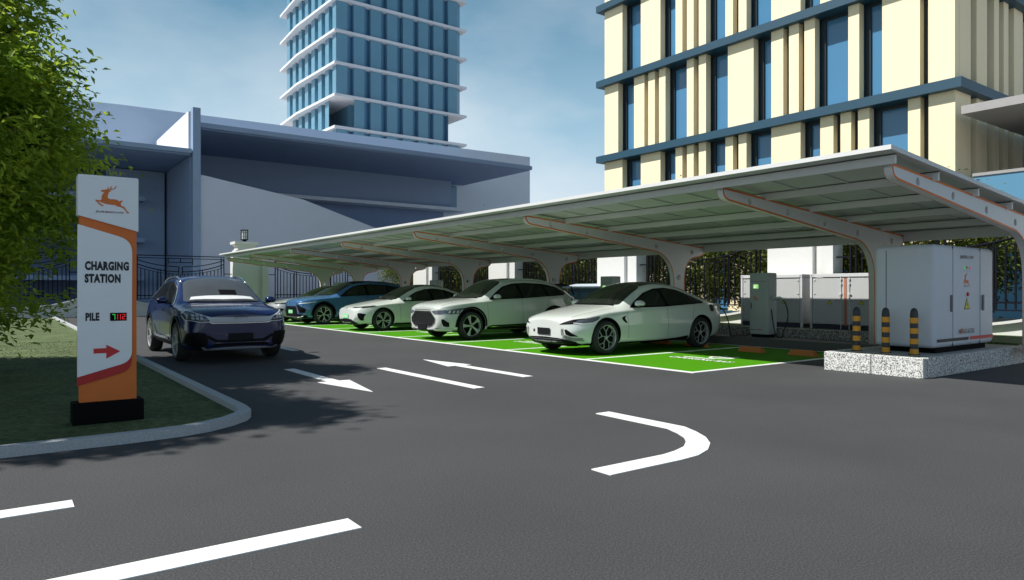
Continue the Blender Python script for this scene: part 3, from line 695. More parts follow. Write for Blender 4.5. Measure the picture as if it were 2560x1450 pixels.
def lamp():
    r = thing('pier_lamp', (0, 0, 0), '', 'lamp', 'caged lamps on the fence piers')
    mb = MB(); mb.lathe([(.17, 0), (.17, .03), (.10, .05), (.10, .09), (.2, .12), (.2, .15), (.02, .15)]); mb.build('foot', M['iron'], r)
    mb = MB(); mb.lathe([(.15, .15), (.15, .62), (.01, .62)]); mb.build('diffuser', M['lampw'], r, smooth=True)
    mb = MB(); mb.lathe([(.2, .62), (.2, .67), (.01, .68)])
    for i in range(12):
        a = 2*pi*i/12; mb.bar((.185*cos(a), .185*sin(a), .15), (.185*cos(a), .185*sin(a), .62), .022)
    mb.lathe([(.19, .50), (.195, .50), (.195, .515), (.19, .515)], closed=True); mb.lathe([(.19, .28), (.195, .28), (.195, .295), (.19, .295)], closed=True)
    mb.build('cage', M['iron'], r)
    return r
fp, lw, pr, lp = fence_panel(), wall(), pier(), lamp()
first = {'f': fp, 'w': lw, 'p': pr, 'l': lp}; used = set()
def put(kk, x, y, z, rz, label):
    o = first[kk] if kk not in used else copy_tree(first[kk]); used.add(kk)
    o.location = (x, y, z); o.rotation_euler = (0, 0, rz); o['label'] = label
YB = 39.0; XS = 17.35
# back run, facing the viewer: panels centred at X = 7.6 - 7k
pl = {11.09: 'shaded stone pier with lamp, behind the dark blue SUV roof', 4.12: 'shaded stone pier directly behind the totem sign', -2.88: 'shaded stone pier hidden among the leaves at the left edge'}
for x, lb in pl.items():
    put('p', x, YB, 0, 0, lb); put('l', x-.28, YB+.27, 3.9, 0, lb.replace('shaded stone pier with lamp', 'black caged lamp on the pier').replace('shaded stone pier', 'black caged lamp on the pier'))
for x, lb in ((7.6, 'between totem sign and lamp pier, behind the dark blue SUV'), (14.58, 'right of the lamp pier, under the canopy far end'), (.62, 'left of the totem sign behind the tree leaves'), (-6.4, 'at the far left edge behind the tree')):
    put('f', x, YB+.2, 0, 0, 'black iron fence '+lb); put('w', x, YB+.05, 0, 0, 'low grey stone wall '+lb)
# side run behind the bays, facing -X : local +x -> world -Y
sp = [(10.6, 'sunlit white stone pier behind the two storage containers'), (17.5, 'sunlit white stone pier above the low blue kiosk'), (24.4, 'sunlit white stone pier above the mesh grille SUV rear roof'), (31.3, 'stone pier among the trees behind the green-plate white sedan'), (3.7, 'stone pier at the right edge beyond the big cabinet')]
for y, lb in sp:
    put('p', XS, y, .22, -pi/2, lb)
    if y > 5: put('l', XS+.27, y+.28, 4.12, -pi/2, 'black caged lamp on the '+lb.replace('sunlit ', ''))
for y, lb in ((14.05, 'behind the nearest white sedan and left of the charging pile'), (20.95, 'behind the mesh grille SUV'), (27.85, 'behind the white sedan with green plate'), (7.15, 'behind the big power cabinet'), (.25, 'at the right edge of the photo')):
    put('f', XS+.2, y, .0, -pi/2, 'black iron fence '+lb); put('w', XS+.05, y, .03, -pi/2, 'low curved stone wall '+lb)
# ---------------------------------------------------------------- cream office building (facade X = 26)
FX = 26.0; zb = [8.2+4*k for k in range(-2, 5)]      # band heights
b = thing('office_building', (34, 18.5, .2), 'cream panelled office building with blue bands and tall windows', 'building')
def Yr(pxs):   # source facade measurements converted to metres along the facade
    out = []
    for a, c in pxs:
        q = []
        for v in (a, c):
            dx = 1480+v/2.370-1280; q.append(FX*(.80583*1750-.59217*dx)/(.59217*1750+.80583*dx))
        out.append(tuple(q))
    return out
RA = Yr([(75, 180), (289, 405), (495, 535), (562, 602), (632, 675), (790, 835), (868, 915), (1062, 1235), (1352, 1430), (1472, 1535), (1576, 1643), (1872, 1945), (1994, 2152)])
RB = Yr([(75, 155), (249, 310), (333, 372), (397, 435), (562, 602), (632, 675), (805, 957), (1062, 1133), (1167, 1225), (1258, 1320), (1518, 1583), (1719, 1943), (1992, 2150)])
YL, YRt = RA[0][0], RA[-1][1]
mb = MB(); mb.box(FX+.60, 46, YRt+.60, YL-.05, 0.2, 26.5); mb.build('core', M['frame'], b)
mb = MB(); mb.box(FX+.50, FX+.54, YRt+.5, YL-.3, .3, 26.3); mb.box(FX+.5, 46, YRt+.50, YRt+.54, .3, 26.3); mb.build('glazing', M['glass'], b)
for k in range(len(zb)):
    z1 = zb[k]+.02; 
    mb = MB(); mb.box(FX-.30, 46, YRt-.30, YL+.35, z1-.17, z1+.17); mb.build('band', M['band'], b)
for k in range(-1, len(zb)-1):
    z0 = .2 if k < 0 else zb[k]+.19; z1 = zb[k+1]-.15
    rows = RA if k % 2 == 1 else RB
    if k < 0: rows = RA
    for (ya, yb) in rows:
        w = .22 if (ya-yb) < 1.0 else 0
        mb = MB(); mb.box(FX, FX+.34, yb, ya, z0, z1); mb.build('panel', M['cream'], b)
    # frames beside each panel
    for (ya, yb), (yc, yd) in zip(rows, rows[1:]):
        gap = yb-yc
        if gap <= .75:
            mb = MB(); mb.box(FX+.30, FX+.33, yc+.002, yb-.002, z0, z1); mb.build('dark_infill', M['frame'], b)
        else:
            mb = MB(); a_, b_ = yc+.0, yb-.0
            mb.prism([(FX+.42, a_, z0), (FX+.42, a_, z1), (FX+.42, a_+.1, z1), (FX+.42, a_+.1, z0)], (.079, 0, 0)); mb.prism([(FX+.42, b_-.22, z0), (FX+.42, b_-.22, z1), (FX+.42, b_, z1), (FX+.42, b_, z0)], (.079, 0, 0))
            mb.box(FX+.42, FX+.499, a_+.1, b_-.22, z1-.12, z1); mb.box(FX+.42, FX+.499, a_+.1, b_-.22, z0, z0+.1)
            bmesh.ops.remove_doubles(mb.bm, verts=mb.bm.verts, dist=.0005); mb.build('window_frame', M['frame'], b)
    # right hand facade, fins running back from the corner
    x = FX+.62
    i = 0
    mb = MB(); mb.box(FX+.341, FX+1.25, YRt, YRt+.34, z0, z1); mb.build('panel', M['cream'], b)
    for x in (27.75, 29.3, 30.2, 31.2, 33.2, 34.6, 36.4, 37.2, 39.4, 41.2, 43.1):
        wd = .45 if i % 3 else .9; i += 1
        mb = MB(); mb.box(x, x+wd, YRt, YRt+.34, z0, z1); mb.build('panel', M['cream'], b)
# entrance slab and glass lobby
e = thing('entrance_lobby', (31, 2.2, .2), 'blue glass lobby beside the cream building, under the grey slab', 'building')
mb = MB(); mb.box(FX+.02, 40, -9, 9.62, 3.7, 5.05); mb.build('lit_glass_band', M['glass_lit'], e)  # lit upper band of the lobby glass, by colour alone
mb = MB(); mb.box(FX+.02, 40, -9, 9.62, .2, 3.698); mb.build('glass_wall', M['glass_shade'], e)
mb = MB()
for y in [9.58-2.1*i for i in range(9)]: mb.box(FX-.04, FX+.019, y-.04, y+.04, .2, 3.6)
mb.box(FX-.04, FX+.019, -9, 9.6, 3.6, 3.68); mb.box(FX-.04, FX+.019, -9, 9.6, .2, .4); mb.build('mullion', M['frame'], e)
mb = MB(); mb.box(FX-.02, 40.02, -9, 9.64, 5.052, 5.15); mb.build('roof', M['grey_slab'], e)
e2 = thing('entrance_slab', (31, 2, 7.1), 'grey concrete slab projecting from the cream building at the right edge', 'canopy slab')
mb = MB(); mb.box(FX-.6, 39, -9, 9.75, 7.05, 7.32); mb.build('slab', M['grey_slab'], e2)
mb = MB(); mb.box(30, 30.6, 2, 2.6, 5.15, 7.05); mb.build('column', M['cream'], e2)
# ---------------------------------------------------------------- glass tower
t = thing('glass_tower', (38, 82, .2), 'tall blue glass tower with white floor slabs, behind the podium building', 'tower')
TX, TY, TX1, TY1 = 29.9, 73.2, 46.2, 90.5
F0 = 22.46-3.52*5
nf = 13
for k in range(nf):
    z = F0+3.52*k
    # slab with a kinked left edge
    kx = .95
    pts = [(TX-.35, TY-.35), (TX1+.4, TY-.35), (TX1+.4, TY1+.5), (TX-.4, TY1+.5), (TX-.8, TY+10.5)]
    if k > 2 or True:
        mb = MB(); mb.prism([(x, y, z+.06) for x, y in pts], (0, 0, .28)); mb.build('floor_slab', M['tslab'], t)
    z0, z1 = z+.342, z+3.52+.058
    n = 8; w = (TX1-TX)/n; n2 = 8; w2 = (TY1-TY)/n2
    def ribbon(P, nd, name):
        o_ = [(x+nd[0]*.05, y+nd[1]*.05) for x, y in P]
        mb = MB(); mb.prism([(x, y, z0) for x, y in P]+[(x, y, z0) for x, y in o_[::-1]], (0, 0, z1-z0))
        o = mb.build(name, [M['tglass'], M['tglass2']], t)
        for f in o.data.polygons:
            if abs(f.normal.x*nd[0]+f.normal.y*nd[1]) < .995 and abs(f.normal.z) < .5: f.material_index = 1 if nd[1] else 0
    i0, i1 = (1, n-1) if k == 4 else (0, n)
    P = [(TX+.06+w*i0, TY)]
    for i in range(i0, i1): P += [(TX+w*i+w*.62, TY), (TX+w*(i+1)-.02, TY+.6), (TX+w*(i+1), TY)]
    ribbon(P[:-1] if i1 == n else P, (0, 1), 'glass_wall')
    P = [(TX, TY+w2*i0+(.06 if i0 == 0 else 0))]
    for i in range(i0, i1): P += [(TX, TY+w2*i+w2*.5), (TX+.55, TY+w2*(i+1)-.02), (TX, TY+w2*(i+1))]
    ribbon(P[:-1], (1, 0), 'glass_wall')
mb = MB(); mb.box(TX+2.6, TX1-2, TY+2.4, TY1-2, .2, F0+3.52*nf); mb.build('core', M['tglass'], t)
# ---------------------------------------------------------------- podium building
p = thing('podium_building', (14, 54, 0), 'low blue grey building with long overhanging roof plates, behind the iron fence', 'building')
def pb(n, m, *a): mb = MB(); mb.box(*a); return mb.build(n, m, p)
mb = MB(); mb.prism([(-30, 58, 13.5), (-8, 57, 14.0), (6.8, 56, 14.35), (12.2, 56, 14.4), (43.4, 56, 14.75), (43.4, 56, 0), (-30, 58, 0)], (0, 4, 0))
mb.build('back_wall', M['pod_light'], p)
pb('side_wall', M['pod_white'], 9.15, 9.45, 45.0, 55.9, 9.56, 11.95)  # sunlit upper part of the side wall, light put into the colour
pb('side_wall', M['pod_mid'], 9.15, 9.45, 44.6, 55.9, 0, 9.54)  # same wall below the left plate, its shade put into the colour
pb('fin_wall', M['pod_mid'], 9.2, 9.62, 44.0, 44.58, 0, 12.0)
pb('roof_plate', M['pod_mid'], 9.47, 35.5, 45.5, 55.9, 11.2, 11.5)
pb('soffit', M['pod_shade'], 9.48, 35.3, 45.7, 55.85, 11.12, 11.198)
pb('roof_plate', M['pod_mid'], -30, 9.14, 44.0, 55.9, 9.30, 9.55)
pb('soffit', M['pod_shade'], -29.8, 9.1, 44.2, 55.8, 9.2, 9.298)
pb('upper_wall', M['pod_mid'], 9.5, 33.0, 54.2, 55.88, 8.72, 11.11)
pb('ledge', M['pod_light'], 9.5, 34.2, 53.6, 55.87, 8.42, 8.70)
pb('recess_wall', M['pod_shade'], 9.5, 32.8, 55.2, 55.86, 0, 8.40)
pb('recess_wall', M['pod_shade'], -30, 9.1, 55.0, 55.86, 0, 9.18)
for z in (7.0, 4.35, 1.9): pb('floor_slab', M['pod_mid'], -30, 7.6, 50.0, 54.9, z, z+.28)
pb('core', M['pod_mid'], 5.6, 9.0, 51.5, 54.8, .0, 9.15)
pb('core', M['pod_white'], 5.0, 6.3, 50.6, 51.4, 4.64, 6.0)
mb = MB(); mb.prism([(9.64, 44.1, 0), (9.64, 44.1, 8.1), (15.8, 44.1, 7.1), (20.95, 44.1, 5.5), (30, 44.1, 2.4), (30, 44.1, 0)], (0, .5, 0)); mb.build('lit_patch_sheet', M['pod_lit_patch'], p)  # added pale sheet, shaped after the light and shade edge on the podium
w = pb('window', M['tglass2'], 33.3, 34.6, 55.8, 55.87, 8.9, 11.0)
# ---------------------------------------------------------------- trees
def leaves(bm, c, n, spread, size, rnd, droop=.4, out=Vector((0, 0, 0))):
    for _ in range(n):
        p = Vector((rnd.gauss(0, spread), rnd.gauss(0, spread), rnd.gauss(0, spread*.55)))+c
        d = Vector((rnd.gauss(0, 1), rnd.gauss(0, 1), rnd.gauss(-droop, .5)))+out; d.normalize()
        s = size*rnd.uniform(.6, 1.25); u = d.cross(Vector((rnd.gauss(0, .3), rnd.gauss(0, .3), 1))).normalized()
        nrm = u.cross(d)*s*.12
        a, m1, e = p, p+d*s*.45, p+d*s
        v = [bm.verts.new(q) for q in (a, m1+u*s*.24+nrm, e, m1-u*s*.24+nrm, m1)]
        bm.faces.new((v[0], v[4], v[1])); bm.faces.new((v[4], v[2], v[1])); bm.faces.new((v[0], v[3], v[4])); bm.faces.new((v[4], v[3], v[2]))
def tree(name, loc, H, R, z0, nclu, nleaf, size, m, seed, label, group, shape=1.0, trunk_r=.12):
    rnd = random.Random(seed)
    r = thing(name, loc, label, 'tree', group)
    L = Vector(loc)
    mb = MB(); top = Vector((rnd.uniform(-.2, .2), rnd.uniform(-.2, .2), H*.82))
    mb.tube([L, L+Vector((.05, .03, H*.3)), L+top*.7, L+top], [trunk_r, trunk_r*.8, trunk_r*.5, trunk_r*.15], 8)
    bm = bmesh.new(); cz = (z0+H)/2; rz = (H-z0)/2
    for i in range(nclu):
        th = rnd.uniform(0, 2*pi); ph = math.acos(rnd.uniform(-1, 1)); rr = rnd.uniform(.25, 1)**.45*(1+.16*sin(3*th+seed)+.10*sin(7*th+ph*5))
        zz = cos(ph)*rr; taper = 1-.28*max(0, zz)*shape
        c = Vector((sin(ph)*cos(th)*rr*R*taper, sin(ph)*sin(th)*rr*R*taper, cz+zz*rz))
        if c.z < z0+.1: c.z = z0+.1+rnd.uniform(0, .3)
        o = Vector((cos(th), sin(th), .0))*.55
        leaves(bm, L+c, nleaf, R*.085, size, rnd, .45, o)
        if i % 9 == 0:
            st = L+Vector((.05, .03, max(.5, min(c.z*.7, H*.75)))); mb.tube([st, st.lerp(L+c, .5)+Vector((0, 0, .12)), L+c], [trunk_r*.3, trunk_r*.18, .008], 5)
    mb.build('trunk', M['bark'], r, smooth='all')
    g = MB(); g.bm.free(); g.bm = bm; g.bm.verts.ensure_lookup_table()
    bmesh.ops.translate(bm, verts=bm.verts, vec=-L)
    me = bpy.data.meshes.new('crown'); bm.to_mesh(me); bm.free(); me.materials.append(m)
    o = bpy.data.objects.new('crown', me); COL.objects.link(o); o.parent = r
    return r
tree('maple_tree', (-1.9, 13.6, .02), 7.4, 2.85, .22, 1900, 115, .135, M['leaf'], 3, 'large leafy green maple at the left edge, drooping behind the totem sign', None, 1.55, .16)
tree('maple_tree', (-3.4, 10.2, .02), 7.8, 2.25, 2.2, 420, 60, .18, M['leaf'], 11, 'green maple just outside the left edge, shading the island and near road', None, 1.0, .15)
tr = []
spots = [(21.0, 13.2, 4.4), (20.6, 9.2, 4.1), (21.5, 17.4, 4.5), (20.4, 21.4, 4.3), (20.9, 25.4, 4.5), (20.6, 29.4, 4.4), (20.9, 33.6, 4.4), (21.3, 37.8, 4.3), (21.2, 4.9, 3.7)]
tl = ['between the two nearest white piers', 'behind the two storage containers at the fence', 'behind the fence and the nearest white sedan roof', 'behind the low blue kiosk', 'behind the mesh grille SUV', 'right of the white green-plate sedan charging pile', 'above the white sedan with green plate', 'farthest bushy tree, above the light blue SUV', 'above and behind the big power cabinet']
protos = []
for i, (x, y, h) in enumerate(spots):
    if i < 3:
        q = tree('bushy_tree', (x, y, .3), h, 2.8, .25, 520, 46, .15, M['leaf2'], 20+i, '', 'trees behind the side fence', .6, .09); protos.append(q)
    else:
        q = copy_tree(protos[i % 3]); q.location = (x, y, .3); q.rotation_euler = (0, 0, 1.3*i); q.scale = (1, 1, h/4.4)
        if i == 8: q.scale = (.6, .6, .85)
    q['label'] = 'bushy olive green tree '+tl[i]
# ---------------------------------------------------------------- cars (local: nose towards -X, wheels on z = 0, x from 0 to L)
def lerpk(keys, x):
    if x <= keys[0][0]: return keys[0][1]
    for i in range(len(keys)-1):
        (a, va), (b, vb) = keys[i], keys[i+1]
        if x <= b:
            t = (x-a)/(b-a)
            p0 = keys[i-1] if i > 0 else keys[i]; p3 = keys[i+2] if i+2 < len(keys) else keys[i+1]
            m0 = (vb-p0[1])/max(.001, b-p0[0])*(b-a); m1 = (p3[1]-va)/max(.001, p3[0]-a)*(b-a)
            s = (vb-va)
            if s == 0: m0 = m1 = 0
            else:
                m0 = max(-3*abs(s), min(3*abs(s), m0)); m1 = max(-3*abs(s), min(3*abs(s), m1))
                if m0*s < 0: m0 = 0
                if m1*s < 0: m1 = 0
            return va*(2*t**3-3*t**2+1)+m0*(t**3-2*t**2+t)+vb*(-2*t**3+3*t**2)+m1*(t**3-t**2)
    return keys[-1][1]
def car_body(D):
    xs = D['xs']; bm = bmesh.new(); rings = []
    for x in xs:
        g = lambda k: lerpk(D[k], x)
        w, zt, zr_, wr = g('w'), g('zt'), g('zr'), g('wr')
        zbt = g('zb'); zs = g('zs'); wsh, zsh, zm = g('wsh'), g('zsh'), g('zm'); wsl = g('ws')
        half = [(0, zbt), (wsl*.8, zbt), (wsl, zs), (w-.012, (zs+zm)/2), (w, zm), (w*.45+wsh*.55, (zm*.35+zsh*.65)), (wsh, zsh), ((wsh+wr)/2+.004, (zsh+zr_)/2), (wr, zr_), (wr*.82, zr_+(zt-zr_)*.62), (wr*.45, zr_+(zt-zr_)*.93), (0, zt)]
        ring = [bm.verts.new((x, -a, z)) for a, z in half]+[bm.verts.new((x, a, z)) for a, z in half[-2:0:-1]]
        rings.append(ring)
    n = len(rings[0])
    for A, B in zip(rings, rings[1:]):
        for i in range(n): bm.faces.new((A[i], A[(i+1) % n], B[(i+1) % n], B[i]))
    for R_, xo in ((rings[0], D.get('nose', -.02)), (rings[-1], D.get('tail', .02))):
        N = n//2
        # stitch the end with a grid: mirrored quads
        for i in range(N):
            a, b_, c_, d_ = R_[i], R_[i+1], R_[(n-i-1) % n], R_[(n-i) % n]
            q = []
            for v in (a, b_, c_, d_):
                if v not in q: q.append(v)
            if len(q) >= 3: bm.faces.new(q)
    bmesh.ops.recalc_face_normals(bm, faces=bm.faces)
    cl = bm.edges.layers.float.get('crease_edge') or bm.edges.layers.float.new('crease_edge')
    for R_ in rings:
        pass
    for A, B in zip(rings, rings[1:]):
        for k in (D.get('crk', 6),):
            for idx in (k, n-k):
                e = bm.edges.get((A[idx], B[idx]))
                if e: e[cl] = D.get('crease', .35)
        for idx in (2, n-2, 8, n-8):
            e = bm.edges.get((A[idx], B[idx]))
            if e: e[cl] = .35 if idx in (2, n-2) else .3
    me = bpy.data.meshes.new('body'); bm.to_mesh(me); bm.free()
    ob = bpy.data.objects.new('tmp', me); COL.objects.link(ob)
    s_ = ob.modifiers.new('s', 'SUBSURF'); s_.levels = 3; s_.render_levels = 3
    dg = bpy.context.evaluated_depsgraph_get()
    smooth = bpy.data.meshes.new_from_object(ob.evaluated_get(dg))
    bm = bmesh.new(); bm.from_mesh(smooth); bvh = BVHTree.FromBMesh(bm); bm.free()
    # wheel wells
    R = D['arch']; cut = MB()
    for ax in D['axles']:
        for s in (-1, 1): 
            cut.lathe([(R, s*.60), (R, s*1.3)] if s > 0 else [(R, -1.3), (R, -.60)], (ax, 0, D['R']+.01), 'y', 40)
    bmesh.ops.recalc_face_normals(cut.bm, faces=cut.bm.faces)
    cm = bpy.data.meshes.new('cut'); cut.bm.to_mesh(cm); co = bpy.data.objects.new('cut', cm); COL.objects.link(co)
    b2 = bpy.data.objects.new('tmp2', smooth); COL.objects.link(b2)
    mo = b2.modifiers.new('b', 'BOOLEAN'); mo.operation = 'DIFFERENCE'; mo.object = co; mo.solver = 'EXACT'
    dg = bpy.context.evaluated_depsgraph_get()
    fin = bpy.data.meshes.new_from_object(b2.evaluated_get(dg))
    for o in (ob, co, b2): bpy.data.objects.remove(o)
    fin.materials.clear(); fin.materials.append(D['paint']); fin.materials.append(M['trim'])
    for f in fin.polygons:
        c = f.center
        f.material_index = 0
        for ax in D['axles']:
            if (c.x-ax)**2+(c.z-D['R']-.01)**2 < (R+.004)**2 and abs(c.y) > .55 and c.z > .1:
                rad = sqrt((c.x-ax)**2+(c.z-D['R']-.01)**2)
                if rad > R-.012 and abs(f.normal.y) < .35 or abs(abs(c.y)-.60) < .01: f.material_index = 1  # well faces turn black, the shadow inside put into their colour
        if c.z < D.get('black_below', .0) : f.material_index = 1
    fin.shade_smooth(); fin.set_sharp_from_angle(angle=radians(38))
    fin.name = 'body'
    return fin, bvh
def decal(bvh, poly, view, m, par, name, off=.004, mirror=True, cell=.035, sides=(-1, 1)):
    """poly clipped to a grid and laid onto the body surface. view side:(x,z) front:(y,z) back:(y,z) top:(x,y)"""
    out = []
    for s in (sides if mirror else (1,)):
        bm = bmesh.new(); bm.faces.new([bm.verts.new((a, b, 0)) for a, b in poly])
        bmesh.ops.triangulate(bm, faces=bm.faces)
        xs = [a for a, b in poly]; ys = [b for a, b in poly]
        for lo, hi, no in ((min(xs), max(xs), (1, 0, 0)), (min(ys), max(ys), (0, 1, 0))):
            k = math.floor(lo/cell)+1
            while k*cell < hi:
                bmesh.ops.bisect_plane(bm, geom=list(bm.verts)+list(bm.edges)+list(bm.faces), plane_co=Vector(no)*k*cell, plane_no=no, dist=1e-6); k += 1
        bmesh.ops.remove_doubles(bm, verts=bm.verts, dist=.0004)
        for v in bm.verts:
            a, b = v.co.x, v.co.y
            if view == 'side': o, d = Vector((a, s*2.5, b)), Vector((0, -s, 0))
            elif view == 'front': o, d = Vector((-2, a*s, b)), Vector((1, 0, 0))
            elif view == 'back': o, d = Vector((9, a*s, b)), Vector((-1, 0, 0))
            else: o, d = Vector((a, b*s, 4)), Vector((0, 0, -1))
            h, nn, _, _ = bvh.ray_cast(o, d)
            if h is None: 
                h, nn, _, _ = bvh.find_nearest(o+d*(1.75 if view == 'side' else 2.2))
            if nn.dot(d) > 0: nn = -nn
            v.co = h+(nn*.75-d*.25).normalized()*off
        if view == 'front':
            bad = [v for v in bm.verts if v.co.x > .62]
            if bad: bmesh.ops.delete(bm, geom=bad, context='VERTS')
        me = bpy.data.meshes.new(name)
        bmesh.ops.recalc_face_normals(bm, faces=bm.faces)
        # closed thin shell so the patch has thickness
        bm.to_mesh(me); bm.free(); me.materials.append(m); me.shade_smooth()
        o = bpy.data.objects.new(name, me); COL.objects.link(o); o.parent = par; out.append(o)
    return out
def pstrip(pts, w):
    P = [Vector(p) for p in pts]; A, B = [], []
    for i, p in enumerate(P):
        t = (P[min(i+1, len(P)-1)]-P[max(i-1, 0)]).normalized(); n = Vector((-t.y, t.x))*w/2
        A.append(tuple(p+n)); B.append(tuple(p-n))
    return A+B[::-1]
def strip(a, b, w):
    a = Vector(a); b = Vector(b); d = (b-a).normalized(); n = Vector((-d.y, d.x))*w/2
    return [tuple(a+n), tuple(a-n), tuple(b-n), tuple(b+n)]
WHEELS = {}
def wheel_meshes(style, R, W_):
    k = (style, R)
    if k in WHEELS: return WHEELS[k]
    rr = R*.73
    t = MB(); t.lathe([(rr, -W_/2+.012), (rr+.02, -W_/2), (R-.045, -W_/2-.002), (R-.012, -W_/2+.025), (R, -W_/2+.055), (R, W_/2-.055), (R-.02, W_/2-.01), (rr, W_/2-.01)], (0, 0, 0), 'y', 48, closed=True)
    hub = MB(); hub.lathe([(rr-.001, -W_/2+.10), (rr-.001, W_/2-.02)], (0, 0, 0), 'y', 40); hub.lathe([(rr*.62, -W_/2+.085), (rr*.62, -W_/2+.0995)], (0, 0, 0), 'y', 30)
    rim = MB(); yo = -W_/2+.014
    rim.lathe([(rr-.002, yo-.008), (rr-.010, yo-.004), (rr-.012, yo+.07), (rr-.002, yo+.07)], (0, 0, 0), 'y', 48, closed=True)
    def sp(pts, th=.02, y=yo+.012):
        rim.prism([(x, y, z) for x, z in pts], (0, th, 0))
    def rot(pts, a): return [(x*cos(a)-z*sin(a), x*sin(a)+z*cos(a)) for x, z in pts]
    n = 5
    for i in range(n):
        a = 2*pi*i/n+.3
        if style == 'angular':
            P = [[(rr*.1, -.008), (rr*.42, .052), (rr*.95, .026), (rr*.95, .034), (rr*.40, .062), (rr*.08, .002)], [(rr*.42, .054), (rr*.60, .155), (rr*.575, .160), (rr*.385, .060)], [(rr*.93, -.085), (rr*.955, .028), (rr*.93, .028), (rr*.90, -.08)], [(rr*.60, .153), (rr*.81, .112), (rr*.815, .121), (rr*.60, .162)]]
        elif style == 'petal':
            P = [[(rr*.16, -.020), (rr*.55, -.022), (rr*.97, -.060), (rr*.97, .055), (rr*.55, .026), (rr*.16, .024)]]
        elif style == 'blade':
            P = [[(rr*.14, -.016), (rr*.96, -.045), (rr*.96, -.020), (rr*.14, .0)], [(rr*.14, .004), (rr*.96, .02), (rr*.94, .075), (rr*.5, .035)]]
        elif style == 'fork':
            P = [[(rr*.12, -.012), (rr*.5, -.014), (rr*.5, .014), (rr*.12, .012)], [(rr*.48, -.014), (rr*.96, -.095), (rr*.97, -.065), (rr*.52, .012)], [(rr*.48, .014), (rr*.96, .095), (rr*.97, .065), (rr*.52, -.012)]]
        for j, q in enumerate(P): sp(rot(q, a), .02, yo+.012+.0006*j)
    rim.lathe([(.001, yo+.006), (.03, yo+.006), (.034, yo+.04), (.001, yo+.04)], (0, 0, 0), 'y', 16, closed=False)
    out = []
    for mb_, nm, mm, sm in ((hub, 'hub', M['rim_dark'], True), (t, 'tyre', M['tyre'], True), (rim, 'rim', M['rim_silver'], True)):
        o = mb_.build(nm, mm, smooth=sm); out.append(o.data); bpy.data.objects.remove(o)
    WHEELS[k] = out; return out
def wheels(par, D, style):
    hub, ty, ri = wheel_meshes(style, D['R'], .235)
    for ax in D['axles']:
        for s in (-1, 1):
            w = bpy.data.objects.new('wheel', hub); COL.objects.link(w); w.parent = par
            w.location = (ax, s*(D['half']-.135), D['R']); w.rotation_euler = (0, random.uniform(0, 1.2), 0 if s < 0 else pi)
            if s > 0: w.rotation_euler = (0, .4, pi)
            for me, nm in ((ty, 'tyre'), (ri, 'rim')):
                c_ = bpy.data.objects.new(nm, me); COL.objects.link(c_); c_.parent = w
def mirror_(par, x, y, z, m, cap=None, sc=1.0):
    for s in (-1, 1):
        mb = MB(); mb.lathe([(.001, 0), (.05, .004), (.085, .03), (.095, .07), (.085, .125), (.06, .17), (.03, .195), (.001, .2)], (0, 0, 0), 'y', 20)
        for v in mb.bm.verts:
            yy = v.co.y; v.co = Vector((v.co.x*.95*sc+(.03 if v.co.x > 0 else 0), (yy-.0)*1.05*sc, v.co.z*(.78 if v.co.z > 0 else .62)*sc))
            if v.co.x > .05: v.co.x = .05+(v.co.x-.05)*.3
            v.co = Vector((x+v.co.x-.02*yy, s*(y+v.co.y), z+v.co.z))
        h = mb.build('mirror', m, None, smooth='all'); h.parent = par
        mb = MB(); mb.bar((x+.03, s*(y-.10), z-.06), (x+.02, s*(y+.07), z-.045), .05, .022); h2 = mb.build('mirror_arm', M['trim'], None); h2.parent = h
        mb = MB(); mb.box(x-.065*sc, x+.05, min(s*(y+.03), s*(y+.18)), max(s*(y+.03), s*(y+.18)), z-.052*sc, z-.042*sc); h3 = mb.build('mirror_trim', M['trim'], None); h3.parent = h
def common(r, D, bvh):
    G = M['trim']
    def d(name, poly, view='side', m=G, off=.004, **k): return decal(bvh, poly, view, m, r, name, off, **k)
    return d
def place_mesh(me, r, name):
    o = bpy.data.objects.new(name, me); COL.objects.link(o); o.parent = r; return o
XS_ = [0, .04, .12, .25, .45, .7, 1.0, 1.3, 1.5, 1.75, 2.05, 2.4, 2.8, 3.2, 3.6, 3.9, 4.15, 4.4, 4.58, 4.7, 4.76, 4.8]
